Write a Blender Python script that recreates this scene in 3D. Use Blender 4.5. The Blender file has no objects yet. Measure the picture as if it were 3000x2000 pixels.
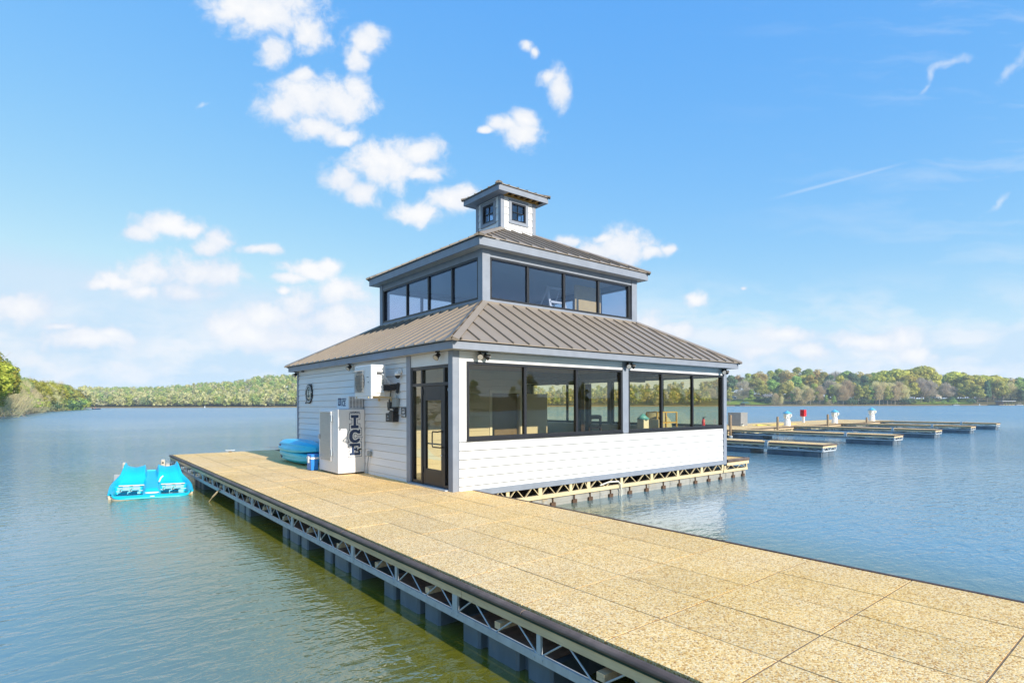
import bpy, bmesh, math, random
from math import sin, cos, pi, radians, sqrt, atan2
from mathutils import Vector as V, Matrix, noise as mnoise
import numpy as np

random.seed(7)
rng = np.random.default_rng(11)
sc = bpy.context.scene
COL = sc.collection

# ------------------------------------------------------------------ camera model (metres; z=0 water)
FPX, CX, HY, ROLL = 1647.0, 1500.0, 1184.5, radians(-0.159)
CAM = V((-6.151, -9.502, 2.35))
AX = radians(51.098)
FW = V((cos(AX), sin(AX), 0)); RT = V((sin(AX), -cos(AX), 0)); UP = V((0, 0, 1))

def ray(px, py):
    u = px - CX; v = HY - py
    c, s = cos(ROLL), sin(ROLL)
    return FW + RT * ((c*u - s*v)/FPX) + UP * ((s*u + c*v)/FPX)
def hyp(px):            # horizon row at this column
    return HY + sin(ROLL) * (px - CX)
def camxy(r, d, z=0.0):
    p = CAM + FW*d + RT*r; return V((p.x, p.y, z))
def colxy(px, d, z=0.0):
    return camxy((px - CX)/FPX*d, d, z)
def col_y(px, y):       # where the sight line of a column crosses the plane y
    r = ray(px, HY); t = (y - CAM.y)/r.y
    return CAM.x + r.x*t, (CAM + r*t - CAM).dot(FW)

cam_d = bpy.data.cameras.new('camera'); cam = bpy.data.objects.new('camera', cam_d); COL.objects.link(cam)
cam_d.sensor_width = 36; cam_d.lens = 36*FPX/3000
cam_d.shift_y = (HY - 1000)/3000
cam_d.clip_start = 0.05; cam_d.clip_end = 20000
c_, s_ = cos(ROLL), sin(ROLL)
cr = RT*c_ + UP*s_; cu = UP*c_ - RT*s_; cb = -FW
cam.matrix_world = Matrix(((cr.x, cu.x, cb.x, CAM.x), (cr.y, cu.y, cb.y, CAM.y), (cr.z, cu.z, cb.z, CAM.z), (0, 0, 0, 1)))
sc.camera = cam

# ------------------------------------------------------------------ mesh builder
class MB:
    def __init__(self): self.v = []; self.f = []; self.sm = []; self.mi = []; self.cur = 0
    def add(self, vs, fs, smooth=False):
        o = len(self.v); self.v += [tuple(p) for p in vs]
        for f in fs:
            self.f.append(tuple(i+o for i in f)); self.sm.append(smooth); self.mi.append(self.cur)
        return self
    def box(self, a, b):
        x0, y0, z0 = (min(a[i], b[i]) for i in range(3)); x1, y1, z1 = (max(a[i], b[i]) for i in range(3))
        self.add([(x0,y0,z0),(x1,y0,z0),(x1,y1,z0),(x0,y1,z0),(x0,y0,z1),(x1,y0,z1),(x1,y1,z1),(x0,y1,z1)],
                 [(0,3,2,1),(4,5,6,7),(0,1,5,4),(1,2,6,5),(2,3,7,6),(3,0,4,7)]); return self
    def bar(self, p, q, w, h=None, up=(0,0,1)):
        p, q = V(p), V(q); h = w if h is None else h
        d = (q-p).normalized(); u = V(up)
        if abs(d.dot(u)) > .98: u = V((1,0,0))
        s = d.cross(u).normalized(); t = s.cross(d)
        vs = [e + s*(w/2*i) + t*(h/2*j) for e in (p, q) for i, j in ((-1,-1),(1,-1),(1,1),(-1,1))]
        self.add(vs, [(0,1,2,3),(7,6,5,4),(0,4,5,1),(1,5,6,2),(2,6,7,3),(3,7,4,0)]); return self
    def tube(self, pts, r, n=8, r2=None, cap=True):
        pts = [V(p) for p in pts]; m = len(pts); ring = []
        prev = None
        for i, p in enumerate(pts):
            d = (pts[min(i+1, m-1)] - pts[max(i-1, 0)])
            d = d.normalized() if d.length > 1e-9 else V((0,0,1))
            u = V((0,0,1)) if abs(d.z) < .95 else V((1,0,0))
            if prev is not None:
                u = prev
            s = d.cross(u)
            if s.length < 1e-6: s = d.cross(V((0,1,0)))
            s.normalize(); t = s.cross(d).normalized(); prev = t
            rr = r if r2 is None else r + (r2-r)*i/max(1, m-1)
            if callable(r): rr = r(i/max(1, m-1))
            ring.append([p + s*(rr*cos(2*pi*k/n)) + t*(rr*sin(2*pi*k/n)) for k in range(n)])
        vs = [q for rg in ring for q in rg]; fs = []
        for i in range(m-1):
            for k in range(n):
                fs.append((i*n+k, i*n+(k+1) % n, (i+1)*n+(k+1) % n, (i+1)*n+k))
        self.add(vs, fs, n > 5)
        if cap: self.add(ring[0], [tuple(range(n))[::-1]]); self.add(ring[-1], [tuple(range(n))])
        return self
    def lathe(self, prof, c=(0,0,0), n=20, axis='z', cap=True):
        vs = []
        for r, z in prof:
            for k in range(n):
                a = 2*pi*k/n
                p = {'z': (r*cos(a), r*sin(a), z), 'x': (z, r*cos(a), r*sin(a)), 'y': (r*sin(a), z, r*cos(a))}[axis]
                vs.append((p[0]+c[0], p[1]+c[1], p[2]+c[2]))
        fs = []
        for i in range(len(prof)-1):
            for k in range(n): fs.append((i*n+k, i*n+(k+1) % n, (i+1)*n+(k+1) % n, (i+1)*n+k))
        if cap:
            fs.append(tuple(range(n))[::-1]); fs.append(tuple(range((len(prof)-1)*n, len(prof)*n)))
        self.add(vs, fs, True); return self
    def prism(self, poly, lo, hi, axis='z'):
        n = len(poly)
        def P(a, b, h): return {'z': (a,b,h), 'x': (h,a,b), 'y': (a,h,b)}[axis]
        vs = [P(a,b,lo) for a,b in poly] + [P(a,b,hi) for a,b in poly]
        fs = [tuple(range(n))[::-1], tuple(range(n,2*n))] + [(i,(i+1) % n,(i+1) % n+n,i+n) for i in range(n)]
        self.add(vs, fs); return self
    def build(self, name, mat, par=None, bevel=0, off=None):
        me = bpy.data.meshes.new(name)
        o = off if off is not None else (ROOT.get(par.name, (0,0,0)) if par is not None else (0,0,0))
        vs = [(a-o[0], b-o[1], c-o[2]) for a, b, c in self.v]
        me.from_pydata(vs, [], self.f)
        for m in (mat if isinstance(mat, (list, tuple)) else [mat]): me.materials.append(m)
        me.polygons.foreach_set('use_smooth', self.sm); me.polygons.foreach_set('material_index', self.mi)
        me.update()
        bm = bmesh.new(); bm.from_mesh(me); bmesh.ops.recalc_face_normals(bm, faces=bm.faces); bm.to_mesh(me); bm.free()
        ob = bpy.data.objects.new(name, me); COL.objects.link(ob)
        if par is not None: ob.parent = par; ROOT[ob.name] = o
        else: ob.location = o; ROOT[ob.name] = o
        if bevel:
            b = ob.modifiers.new('edge', 'BEVEL'); b.width = bevel; b.segments = 2; b.limit_method = 'ANGLE'; b.angle_limit = radians(40)
        return ob
ROOT = {}

def tag(o, label=None, cat=None, group=None, kind=None):
    if label: o['label'] = label
    if cat: o['category'] = cat
    if group: o['group'] = group
    if kind: o['kind'] = kind
    return o
def thing(name, label, cat, loc=(0,0,0), group=None):
    o = bpy.data.objects.new(name, None); COL.objects.link(o); o.location = loc; o.empty_display_size = .2
    ROOT[o.name] = tuple(loc); return tag(o, label, cat, group)
def copy_tree(src, loc, rz=0, sc_=1.0, label=None, group=None):
    kids = [c for c in src.children]
    r = src.copy(); COL.objects.link(r); r.location = loc; r.rotation_euler = (0,0,rz)
    r.scale = (sc_,)*3 if not isinstance(sc_, tuple) else sc_
    if label: r['label'] = label
    if group: r['group'] = group
    for k in kids:
        c = k.copy(); COL.objects.link(c); c.parent = r
        for g in k.children:
            d = g.copy(); COL.objects.link(d); d.parent = c
    return r
def np_mesh(name, verts, faces4, mat, smooth=False):
    me = bpy.data.meshes.new(name); n = len(faces4)
    me.vertices.add(len(verts)); me.vertices.foreach_set('co', np.asarray(verts, np.float32).ravel())
    k = faces4.shape[1]
    me.loops.add(n*k); me.loops.foreach_set('vertex_index', np.asarray(faces4, np.int32).ravel())
    me.polygons.add(n); me.polygons.foreach_set('loop_start', np.arange(0, n*k, k, dtype=np.int32))
    me.polygons.foreach_set('use_smooth', np.full(n, smooth)); me.update(calc_edges=True); me.validate()
    me.materials.append(mat); return me

# ------------------------------------------------------------------ materials
def newmat(name):
    m = bpy.data.materials.new(name); m.use_nodes = True
    nt = m.node_tree; b = nt.nodes['Principled BSDF']; return m, nt, b
def N(nt, t, **kw):
    n = nt.nodes.new(t)
    for k, v in kw.items():
        if k.startswith('i_'):
            key = k[2:]; n.inputs[int(key) if key.isdigit() else key.replace('_', ' ')].default_value = v
        else: setattr(n, k, v)
    return n
def coords(nt, scale=(1,1,1), space='Object'):
    t = N(nt, 'ShaderNodeTexCoord'); mp = N(nt, 'ShaderNodeMapping'); mp.inputs['Scale'].default_value = scale
    nt.links.new(t.outputs[space], mp.inputs['Vector']); return mp.outputs['Vector']
def ramp(nt, fac, stops):
    r = N(nt, 'ShaderNodeValToRGB'); e = r.color_ramp.elements
    while len(e) < len(stops): e.new(0.5)
    for i, (p, c) in enumerate(stops): e[i].position = p; e[i].color = (*c, 1) if len(c) == 3 else c
    nt.links.new(fac, r.inputs['Fac']); return r.outputs['Color']
def noise(nt, vec, scale, detail=4, rough=.6, dist=0):
    n = N(nt, 'ShaderNodeTexNoise'); n.inputs['Scale'].default_value = scale; n.inputs['Detail'].default_value = detail
    n.inputs['Roughness'].default_value = rough; n.inputs['Distortion'].default_value = dist
    nt.links.new(vec, n.inputs['Vector']); return n.outputs['Fac']
def math_(nt, op, a, b=None, c=None, clamp=False):
    m = N(nt, 'ShaderNodeMath', operation=op); m.use_clamp = clamp
    for i, x in enumerate((a, b, c)):
        if x is None: continue
        if isinstance(x, (int, float)): m.inputs[i].default_value = x
        else: nt.links.new(x, m.inputs[i])
    return m.outputs[0]
def bump(nt, h, strength, dist, b):
    n = N(nt, 'ShaderNodeBump'); n.inputs['Strength'].default_value = strength; n.inputs['Distance'].default_value = dist
    nt.links.new(h, n.inputs['Height']); nt.links.new(n.outputs['Normal'], b.inputs['Normal'])
def lerp3(a, k): return tuple(min(1, x*k) for x in a)
def mat(name, c, rough=.5, var=.12, scale=3.0, metal=0, bmp=0, bscale=None, spec=.5, stretch=(1,1,1), dirt=None, isl=0):
    m, nt, b = newmat(name)
    vec = coords(nt, stretch)
    f = noise(nt, vec, scale, 5)
    col = ramp(nt, f, [(.28, lerp3(c, 1-var)), (.72, lerp3(c, 1+var))])
    if dirt:
        f2 = noise(nt, vec, dirt[1], 6, .7)
        mx = N(nt, 'ShaderNodeMix', data_type='RGBA'); k = ramp(nt, f2, [(dirt[2], (0,0,0)), (dirt[2]+.18, (1,1,1))])
        nt.links.new(k, mx.inputs[0]); nt.links.new(col, mx.inputs[6]); mx.inputs[7].default_value = (*dirt[0], 1); col = mx.outputs[2]
    if isl:
        g_ = N(nt, 'ShaderNodeNewGeometry'); hv = N(nt, 'ShaderNodeHueSaturation'); nt.links.new(col, hv.inputs['Color'])
        nt.links.new(math_(nt, 'MULTIPLY_ADD', g_.outputs['Random Per Island'], isl, 1-isl*.6), hv.inputs['Value']); col = hv.outputs['Color']
    nt.links.new(col, b.inputs['Base Color'])
    b.inputs['Roughness'].default_value = rough; b.inputs['Metallic'].default_value = metal; b.inputs['Specular IOR Level'].default_value = spec
    if bmp: bump(nt, noise(nt, vec, bscale or scale*6, 4), .6, bmp, b)
    return m

def srgb(r, g, b):
    return tuple(((x/255/12.92) if x <= 10 else ((x/255+.055)/1.055)**2.4) for x in (r, g, b))

M = {}
M['siding'] = mat('white_lap_siding', (.77,.765,.755), .55, .05, 2.2, isl=.10, bmp=.002, bscale=40, stretch=(.4,.4,5), dirt=((.62,.61,.58), 1.3, .66))
M['white'] = mat('white_paint', (.80,.80,.79), .5, .04, 3)
M['trim'] = mat('slate_grey_trim_paint', (.25,.275,.325), .5, .10, 4, stretch=(1,1,1), dirt=((.34,.37,.42), 3, .66))
M['soffit'] = mat('pale_soffit_board', (.50,.49,.47), .6, .08, 4)
M['rawwood'] = mat('raw_pine', (.50,.28,.07), .7, .25, 5, stretch=(8,8,1))
M['roof'] = mat('taupe_metal_roof', (.285,.235,.185), .42, .07, 1.6, spec=.4, dirt=((.32,.27,.215), 2.5, .62))
M['roofrib'] = mat('taupe_metal_seam', (.25,.205,.16), .42, .07, 1.6, spec=.4)
M['bronze'] = mat('dark_bronze_frame', (.022,.022,.026), .35, .2, 3, spec=.5)
M['black'] = mat('black_plastic', (.014,.014,.015), .4, .2, 4)
M['steel'] = mat('galvanised_steel', (.50,.54,.57), .45, .14, 9, metal=.1, dirt=((.30,.31,.31), 6, .62))
M['cream_steel'] = mat('cream_painted_steel', (.68,.55,.33), .5, .10, 5, dirt=((.40,.26,.12), 7, .68))
M['pontoon'] = mat('grey_plastic_pontoon', (.34,.33,.30), .5, .15, 4, dirt=((.40,.30,.17), 3, .55))
M['rust'] = mat('rusty_bracket', (.10,.055,.03), .8, .4, 14)
M['timber'] = mat('weathered_pine_board', (.74,.55,.33), .75, .22, 3.5, stretch=(6,.6,6), bmp=.002, dirt=((.27,.22,.17), 2.6, .58))
M['bumper'] = mat('dark_rubber_bumper', (.115,.08,.062), .6, .35, 3, dirt=((.20,.145,.115), 1.6, .5))
M['tub'] = mat('dark_blue_black_float_tub', (.125,.165,.21), .38, .3, 2.5, dirt=((.20,.235,.265), 2.2, .52), stretch=(1,1,.5))
M['underside'] = mat('brown_concrete_underside', (.22,.135,.10), .9, .3, 6)
M['silt'] = mat('dried_brown_silt', (.30,.18,.12), .9, .35, 9, bmp=.01, bscale=30)
M['cyan'] = mat('cyan_moulded_plastic', (.012,.50,.69), .35, .06, 3, spec=.45)
M['blue'] = mat('blue_moulded_plastic', (.03,.55,.84), .35, .08, 3)
M['coolerblue'] = mat('cooler_blue_plastic', (.02,.22,.66), .35, .06, 5)
M['beige'] = mat('beige_plastic', (.66,.58,.45), .5, .1, 3, dirt=((.45,.38,.28), 3, .62))
M['icewhite'] = mat('white_enamel', (.78,.775,.765), .3, .03, 2, dirt=((.66,.62,.56), 2.5, .7))
M['stainless'] = mat('brushed_stainless', (.46,.45,.42), .42, .08, 2, metal=.35, stretch=(2,2,14))
M['navy'] = mat('navy_vinyl_lettering', (.022,.045,.11), .4, .05, 5)
M['dkgrey'] = mat('dark_grey_metal', (.08,.085,.09), .5, .15, 5)
M['grey'] = mat('mid_grey_plastic', (.28,.31,.31), .5, .1, 5)
M['red'] = mat('red_enamel', (.60,.012,.02), .35, .08, 5)
M['capblue'] = mat('sky_blue_cap', (.13,.48,.68), .4, .06, 4)
M['pile'] = mat('rusty_steel_pile', (.27,.18,.10), .7, .35, 6, dirt=((.36,.34,.31), 5, .55), stretch=(1,1,.3))
M['woodint'] = mat('brown_ceiling_boards', (.30,.17,.095), .6, .3, 4, stretch=(1,10,1))
M['intwhite'] = mat('interior_white_boards', (.62,.60,.55), .6, .05, 2, stretch=(.3,.3,4))
M['floor'] = mat('dark_blue_floor', (.16,.19,.23), .5, .25, 3)
M['darkwood'] = mat('dark_stained_wood', (.05,.03,.022), .5, .3, 5)
M['yellow'] = mat('yellow_paint', (.62,.42,.06), .5, .1, 5)
M['card'] = mat('cardboard', (.78,.54,.21), .7, .08, 4)
M['offwhite'] = mat('ivory_plastic', (.72,.69,.58), .5, .06, 5)
M['canvas'] = mat('pale_green_canvas', (.42,.43,.30), .8, .12, 5)
M['rope'] = mat('black_rope', (.02,.02,.022), .8, .3, 30)
M['tanrope'] = mat('tan_rope', (.42,.33,.2), .8, .3, 30)
M['hose'] = mat('yellow_hose', (.72,.58,.12), .5, .1, 9)
M['skin'] = mat('skin', (.45,.27,.19), .6, .08, 9)
M['clothred'] = mat('red_jacket', (.40,.06,.05), .8, .1, 9)
M['rooftile'] = mat('grey_shingle', (.16,.155,.15), .8, .25, 8)
M['rooftan'] = mat('tan_shingle', (.36,.29,.20), .8, .25, 8)
M['brickwall'] = mat('tan_brick_wall', (.34,.29,.24), .85, .15, 8)
M['greenroof'] = mat('green_metal_roof', (.07,.13,.085), .5, .15, 5)
M['coil'] = None

def deck_material(name, tint=(1,1,1)):
    m, nt, b = newmat(name)
    vec = coords(nt)
    vo = N(nt, 'ShaderNodeTexVoronoi', feature='F1'); vo.inputs['Scale'].default_value = 84; nt.links.new(vec, vo.inputs['Vector'])
    sep = N(nt, 'ShaderNodeSeparateColor'); nt.links.new(vo.outputs['Color'], sep.inputs[0])
    T = lambda c: tuple(a*b for a, b in zip(c, tint))
    peb = ramp(nt, sep.outputs[0], [(0, T((.40,.18,.05))), (.16, T((.64,.35,.095))), (.38, T((.83,.51,.165))), (.62, T((.90,.60,.235))), (.86, T((.94,.71,.38))), (1, T((.60,.43,.23)))])
    vo2 = N(nt, 'ShaderNodeTexVoronoi', feature='F1'); vo2.inputs['Scale'].default_value = 9; nt.links.new(vec, vo2.inputs['Vector'])
    big = noise(nt, vec, .9, 6, .65); mid = noise(nt, vec, 6.5, 4, .6)
    geo = N(nt, 'ShaderNodeNewGeometry')
    k = math_(nt, 'MULTIPLY_ADD', big, .34, .74); k = math_(nt, 'MULTIPLY_ADD', mid, .32, k); k = math_(nt, 'MULTIPLY_ADD', geo.outputs['Random Per Island'], .10, k)
    hsv = N(nt, 'ShaderNodeHueSaturation'); nt.links.new(peb, hsv.inputs['Color']); 
    k2 = math_(nt, 'SUBTRACT', k, .03); nt.links.new(k2, hsv.inputs['Value'])
    sat = math_(nt, 'MULTIPLY_ADD', noise(nt, vec, .5, 3), .3, .81); nt.links.new(sat, hsv.inputs['Saturation'])
    nt.links.new(hsv.outputs['Color'], b.inputs['Base Color'])
    b.inputs['Roughness'].default_value = .8; b.inputs['Specular IOR Level'].default_value = .25
    bump(nt, vo.outputs['Distance'], .4, -.006, b)
    return m
M['deck'] = deck_material('exposed_aggregate_concrete')
M['deckgrey'] = deck_material('weathered_aggregate_concrete', (.86,.84,.86))

def glass_material(name, tint, refl=1.0, gcol=(.95,.97,1)):
    m, nt, b = newmat(name); nt.nodes.remove(b)
    out = nt.nodes['Material Output']
    tr = N(nt, 'ShaderNodeBsdfTransparent'); tr.inputs[0].default_value = (*tint, 1)
    gl = N(nt, 'ShaderNodeBsdfGlossy'); gl.inputs['Roughness'].default_value = .004; gl.inputs[0].default_value = (*gcol,1)
    ge = N(nt, 'ShaderNodeNewGeometry'); dt = N(nt, 'ShaderNodeVectorMath', operation='DOT_PRODUCT'); nt.links.new(ge.outputs['Incoming'], dt.inputs[0]); nt.links.new(ge.outputs['Normal'], dt.inputs[1])
    cosn = math_(nt, 'ABSOLUTE', dt.outputs['Value']); f5 = math_(nt, 'POWER', math_(nt, 'SUBTRACT', 1.0, cosn, clamp=True), 5.0); fres = math_(nt, 'MULTIPLY_ADD', f5, .94, .06)
    vec = coords(nt); bp = N(nt, 'ShaderNodeBump'); bp.inputs['Strength'].default_value = .12; bp.inputs['Distance'].default_value = .012
    nt.links.new(noise(nt, vec, .9, 1), bp.inputs['Height']); nt.links.new(bp.outputs['Normal'], gl.inputs['Normal'])
    k = math_(nt, 'MULTIPLY', fres, refl, clamp=True)
    mx = N(nt, 'ShaderNodeMixShader'); nt.links.new(k, mx.inputs[0]); nt.links.new(tr.outputs[0], mx.inputs[1]); nt.links.new(gl.outputs[0], mx.inputs[2])
    nt.links.new(mx.outputs[0], out.inputs['Surface']); return m
M['glass'] = glass_material('tinted_window_glass', (.97,.935,.81), .9)
M['glass_up'] = glass_material('blue_grey_window_glass', (.84,.87,.93), 1.6, (.62,.74,1))

def water_material():
    m, nt, b = newmat('lake_water')
    t = N(nt, 'ShaderNodeTexCoord')
    def mapped(scale, rz, ax):
        mp = N(nt, 'ShaderNodeMapping'); mp.inputs['Rotation'].default_value = (0,0,rz); mp.inputs['Scale'].default_value = ax
        nt.links.new(t.outputs['Object'], mp.inputs['Vector']); return mp.outputs['Vector']
    vec0 = t.outputs['Object']
    a = atan2(RT.y, RT.x)   # crests run roughly across the view, as the wind drives them
    v1 = mapped(1, -a, (.55, 1.25, 1)); v2 = mapped(1, -a+.35, (.8, 1.2, 1)); v0 = mapped(1, -a, (.5,.9,1))
    n1 = noise(nt, v1, 4.0, 3, .5, .5); n2 = noise(nt, v2, 11, 2, .5, .3); n0 = noise(nt, v0, .62, 2, .5)
    patch = noise(nt, v0, .05, 3, .6)
    amp = ramp(nt, patch, [(.34, (.42,)*3), (.66, (1.3,)*3)])
    h = math_(nt, 'MULTIPLY', n1, .046); h = math_(nt, 'MULTIPLY_ADD', n2, .016, h); h = math_(nt, 'MULTIPLY_ADD', n0, .035, h)
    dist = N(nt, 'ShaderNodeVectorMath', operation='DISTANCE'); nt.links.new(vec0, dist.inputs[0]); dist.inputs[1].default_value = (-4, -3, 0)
    shel = N(nt, 'ShaderNodeMapRange'); nt.links.new(dist.outputs['Value'], shel.inputs[0]); shel.inputs[1].default_value = 8; shel.inputs[2].default_value = 42; shel.inputs[3].default_value = .36; shel.inputs[4].default_value = 2.4
    h = math_(nt, 'MULTIPLY', math_(nt, 'MULTIPLY', h, amp), shel.outputs[0])
    bump(nt, h, 1.0, 1.0, b)
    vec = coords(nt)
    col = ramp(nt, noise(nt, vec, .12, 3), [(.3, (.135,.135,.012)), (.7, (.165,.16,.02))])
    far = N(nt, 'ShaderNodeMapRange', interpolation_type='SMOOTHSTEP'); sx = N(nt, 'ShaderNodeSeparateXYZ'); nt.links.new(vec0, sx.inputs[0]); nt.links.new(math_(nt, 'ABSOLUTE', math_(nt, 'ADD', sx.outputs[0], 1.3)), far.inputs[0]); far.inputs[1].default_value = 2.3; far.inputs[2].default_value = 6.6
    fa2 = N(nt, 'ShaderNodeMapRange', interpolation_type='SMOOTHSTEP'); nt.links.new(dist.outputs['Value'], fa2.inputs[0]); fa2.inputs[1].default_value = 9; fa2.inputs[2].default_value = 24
    mxc = N(nt, 'ShaderNodeMix', data_type='RGBA'); nt.links.new(math_(nt, 'MAXIMUM', far.outputs[0], fa2.outputs[0]), mxc.inputs[0]); nt.links.new(col, mxc.inputs[6]); mxc.inputs[7].default_value = (.12,.245,.31,1); col = mxc.outputs[2]  # base colour carries the sky's reflected blue; olive body only along the dock
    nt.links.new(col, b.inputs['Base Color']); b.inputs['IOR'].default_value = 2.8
    rg = N(nt, 'ShaderNodeMapRange'); nt.links.new(dist.outputs['Value'], rg.inputs[0]); rg.inputs[1].default_value = 14; rg.inputs[2].default_value = 130; rg.inputs[3].default_value = .045; rg.inputs[4].default_value = .26
    nt.links.new(rg.outputs[0], b.inputs['Roughness'])
    b.inputs['Specular IOR Level'].default_value = .5
    return m
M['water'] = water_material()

def leaf_material(name, c, var=.35, trans=.25, tint2=None):
    m, nt, b = newmat(name)
    vec = coords(nt)
    oi = N(nt, 'ShaderNodeObjectInfo'); geo = N(nt, 'ShaderNodeNewGeometry')
    f = noise(nt, vec, .35, 3); f = math_(nt, 'MULTIPLY_ADD', geo.outputs['Random Per Island'], .5, math_(nt, 'MULTIPLY', f, .5))
    col = ramp(nt, f, [(.2, lerp3(c, 1-var)), (.5, c), (.8, lerp3(tint2 or c, 1+var))])
    hsv = N(nt, 'ShaderNodeHueSaturation'); nt.links.new(col, hsv.inputs['Color'])
    nt.links.new(math_(nt, 'MULTIPLY_ADD', oi.outputs['Random'], .05, .475), hsv.inputs['Hue'])
    nt.links.new(math_(nt, 'MULTIPLY_ADD', oi.outputs['Random'], .35, .85), hsv.inputs['Value'])
    nt.links.new(hsv.outputs['Color'], b.inputs['Base Color']); b.inputs['Roughness'].default_value = .7; b.inputs['Specular IOR Level'].default_value = .15
    tl = N(nt, 'ShaderNodeBsdfTranslucent'); nt.links.new(hsv.outputs['Color'], tl.inputs['Color'])
    mx = N(nt, 'ShaderNodeMixShader'); mx.inputs[0].default_value = trans
    out = nt.nodes['Material Output']; nt.links.new(b.outputs[0], mx.inputs[1]); nt.links.new(tl.outputs[0], mx.inputs[2]); nt.links.new(mx.outputs[0], out.inputs['Surface'])
    return m
LK = 2.3
LC = {'gold': ((.19,.18,.028), (.22,.205,.035)), 'yellow': ((.235,.222,.045), (.28,.26,.055)), 'green': ((.14,.20,.055), (.18,.23,.06)), 'olive': ((.20,.205,.05), (.25,.245,.06)),
      'bare': ((.275,.235,.13), (.32,.27,.15)), 'orange': ((.245,.195,.07), (.28,.215,.075)), 'dark': ((.06,.095,.05), (.075,.11,.055)), 'grey': ((.20,.17,.135), (.25,.21,.16))}
LM = {k: leaf_material('foliage_'+k, lerp3(a, LK), tint2=lerp3(b_, LK), trans=.42) for k, (a, b_) in LC.items()}
M['bark'] = mat('grey_bark', (.19,.155,.12), .85, .3, 5)
M['palebark'] = mat('pale_bark', (.36,.31,.25), .85, .25, 5)

def land_material():
    m, nt, b = newmat('shore_ground')
    vec = coords(nt)
    col = ramp(nt, noise(nt, vec, .06, 5), [(.35, (.10,.11,.03)), (.5, (.15,.125,.06)), (.65, (.12,.13,.035))])
    g = N(nt, 'ShaderNodeNewGeometry'); sp = N(nt, 'ShaderNodeSeparateXYZ'); nt.links.new(g.outputs['Position'], sp.inputs[0])
    z = math_(nt, 'MULTIPLY_ADD', noise(nt, vec, .3, 3), .8, math_(nt, 'MULTIPLY', sp.outputs[2], 1))
    k = ramp(nt, math_(nt, 'MULTIPLY', z, .5), [(.42, (1,1,1)), (.62, (0,0,0))])
    mx = N(nt, 'ShaderNodeMix', data_type='RGBA'); nt.links.new(k, mx.inputs[0]); nt.links.new(col, mx.inputs[6]); mx.inputs[7].default_value = (.36,.24,.12,1)
    nt.links.new(mx.outputs[2], b.inputs['Base Color']); b.inputs['Roughness'].default_value = .9; b.inputs['Specular IOR Level'].default_value = .1
    return m
M['land'] = land_material()
M['lawn'] = mat('lawn_grass', (.19,.25,.025), .9, .25, .25, spec=.1)
M['stone'] = mat('pale_limestone_riprap', (.42,.39,.34), .85, .3, .8)

# ================================================================== BUILDING
BW, BD = 10.12, 9.38; BC = (5.06, 4.69); ZD = .60
bld = thing('boathouse', 'white two-tier boathouse with slate trim, taupe hipped metal roofs and a cupola', 'building', (BC[0], BC[1], ZD))
T = .13
def side_frame(k):
    # local (u along wall, w outward) -> world; k: 0 front(-Y) 1 left(-X) 2 back(+Y) 3 right(+X)
    return k
def P3(k, u, w, z, box=(0, 0, BW, BD)):
    x0, y0, x1, y1 = box
    if k == 0: return (u, y0 - w, z)
    if k == 1: return (x0 - w, u, z)
    if k == 2: return (u, y1 + w, z)
    return (x1 + w, u, z)
def wbox(mb, k, u0, u1, w0, w1, z0, z1, box=(0, 0, BW, BD)):
    mb.box(P3(k, u0, w0, z0, box), P3(k, u1, w1, z1, box))
def laps(mb, k, u0, u1, z0, z1, box=(0, 0, BW, BD), pitch=.18, zref=.678, lip=.016):
    # lap boards: each leans out to its lower edge
    n0 = math.floor((z0 - zref)/pitch)
    z = zref + n0*pitch
    while z < z1 - 1e-4:
        a, b_ = max(z, z0), min(z + pitch, z1)
        if b_ - a > .01:
            w = lip*(1 + .12*rng.uniform(-1, 1)); wt = .004
            gp = .003 if k == 1 else .0115
            pts = [(a + gp, -.03), (a + gp + .006, w), (b_, wt-.006), (b_, -.03)] if a == z else [(a, -.03), (a, w*.8), (b_, wt), (b_, -.03)]
            vs = []
            for u in (u0, u1):
                for zz, ww in pts: vs.append(P3(k, u, ww, zz, box))
            mb.add(vs, [(0,1,2,3), (4,7,6,5), (0,4,5,1), (1,5,6,2), (2,6,7,3), (3,7,4,0)])
        z += pitch
ZE = 3.44        # wall head / soffit level
# --- walls: lap boards outside, plain lining inside
wf = MB()
laps(wf, 0, .14, 9.95, .60, 1.6)
wbk = MB(); wbox(wbk, 0, .02, BW-.02, -T, -.032, .60, 1.60); wbk.build('lap_shade_backing', M['dkgrey'], bld)   # dark sheet added behind the boards so the lap gaps read as shade lines
wbox(wf, 0, .14, 9.95, -T, .0, 3.235, ZE-.002)                      # head board
wbox(wf, 0, .14, .325, -T, .0, 1.602, 3.233); 
front = wf.build('wall', M['siding'], bld)
wl = MB()
laps(wl, 1, 1.90, BD-.12, .60, 3.3)
wbox(wl, 1, 1.92, BD-.02, -T, -.032, .60, ZE-.002)
wbox(wl, 1, 1.92, BD-.12, -.03, .006, 3.31, ZE-.004)
wbox(wl, 1, .14, 1.72, -T, 0, 3.18, ZE-.002)
left = wl.build('wall', M['siding'], bld)
wr = MB(); laps(wr, 3, .12, BD-.12, .6, 1.6); wbox(wr, 3, .15, BD-.15, -T, -.032, .6, 1.6); wbox(wr, 3, .12, BD-.12, -T, 0, 3.235, ZE-.002)
wr.build('wall', M['siding'], bld)
wb = MB(); laps(wb, 2, .12, BW-.12, .6, 1.6); wbox(wb, 2, .15, BW-.15, -T, -.032, .6, 1.6); wbox(wb, 2, .12, BW-.12, -T, 0, 3.235, ZE-.002)
laps(wb, 2, .12, 3.6, 1.6, 3.23); wbox(wb, 2, .15, 3.6, -T, -.032, 1.602, 3.233)
wb.build('wall', M['siding'], bld)
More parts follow.
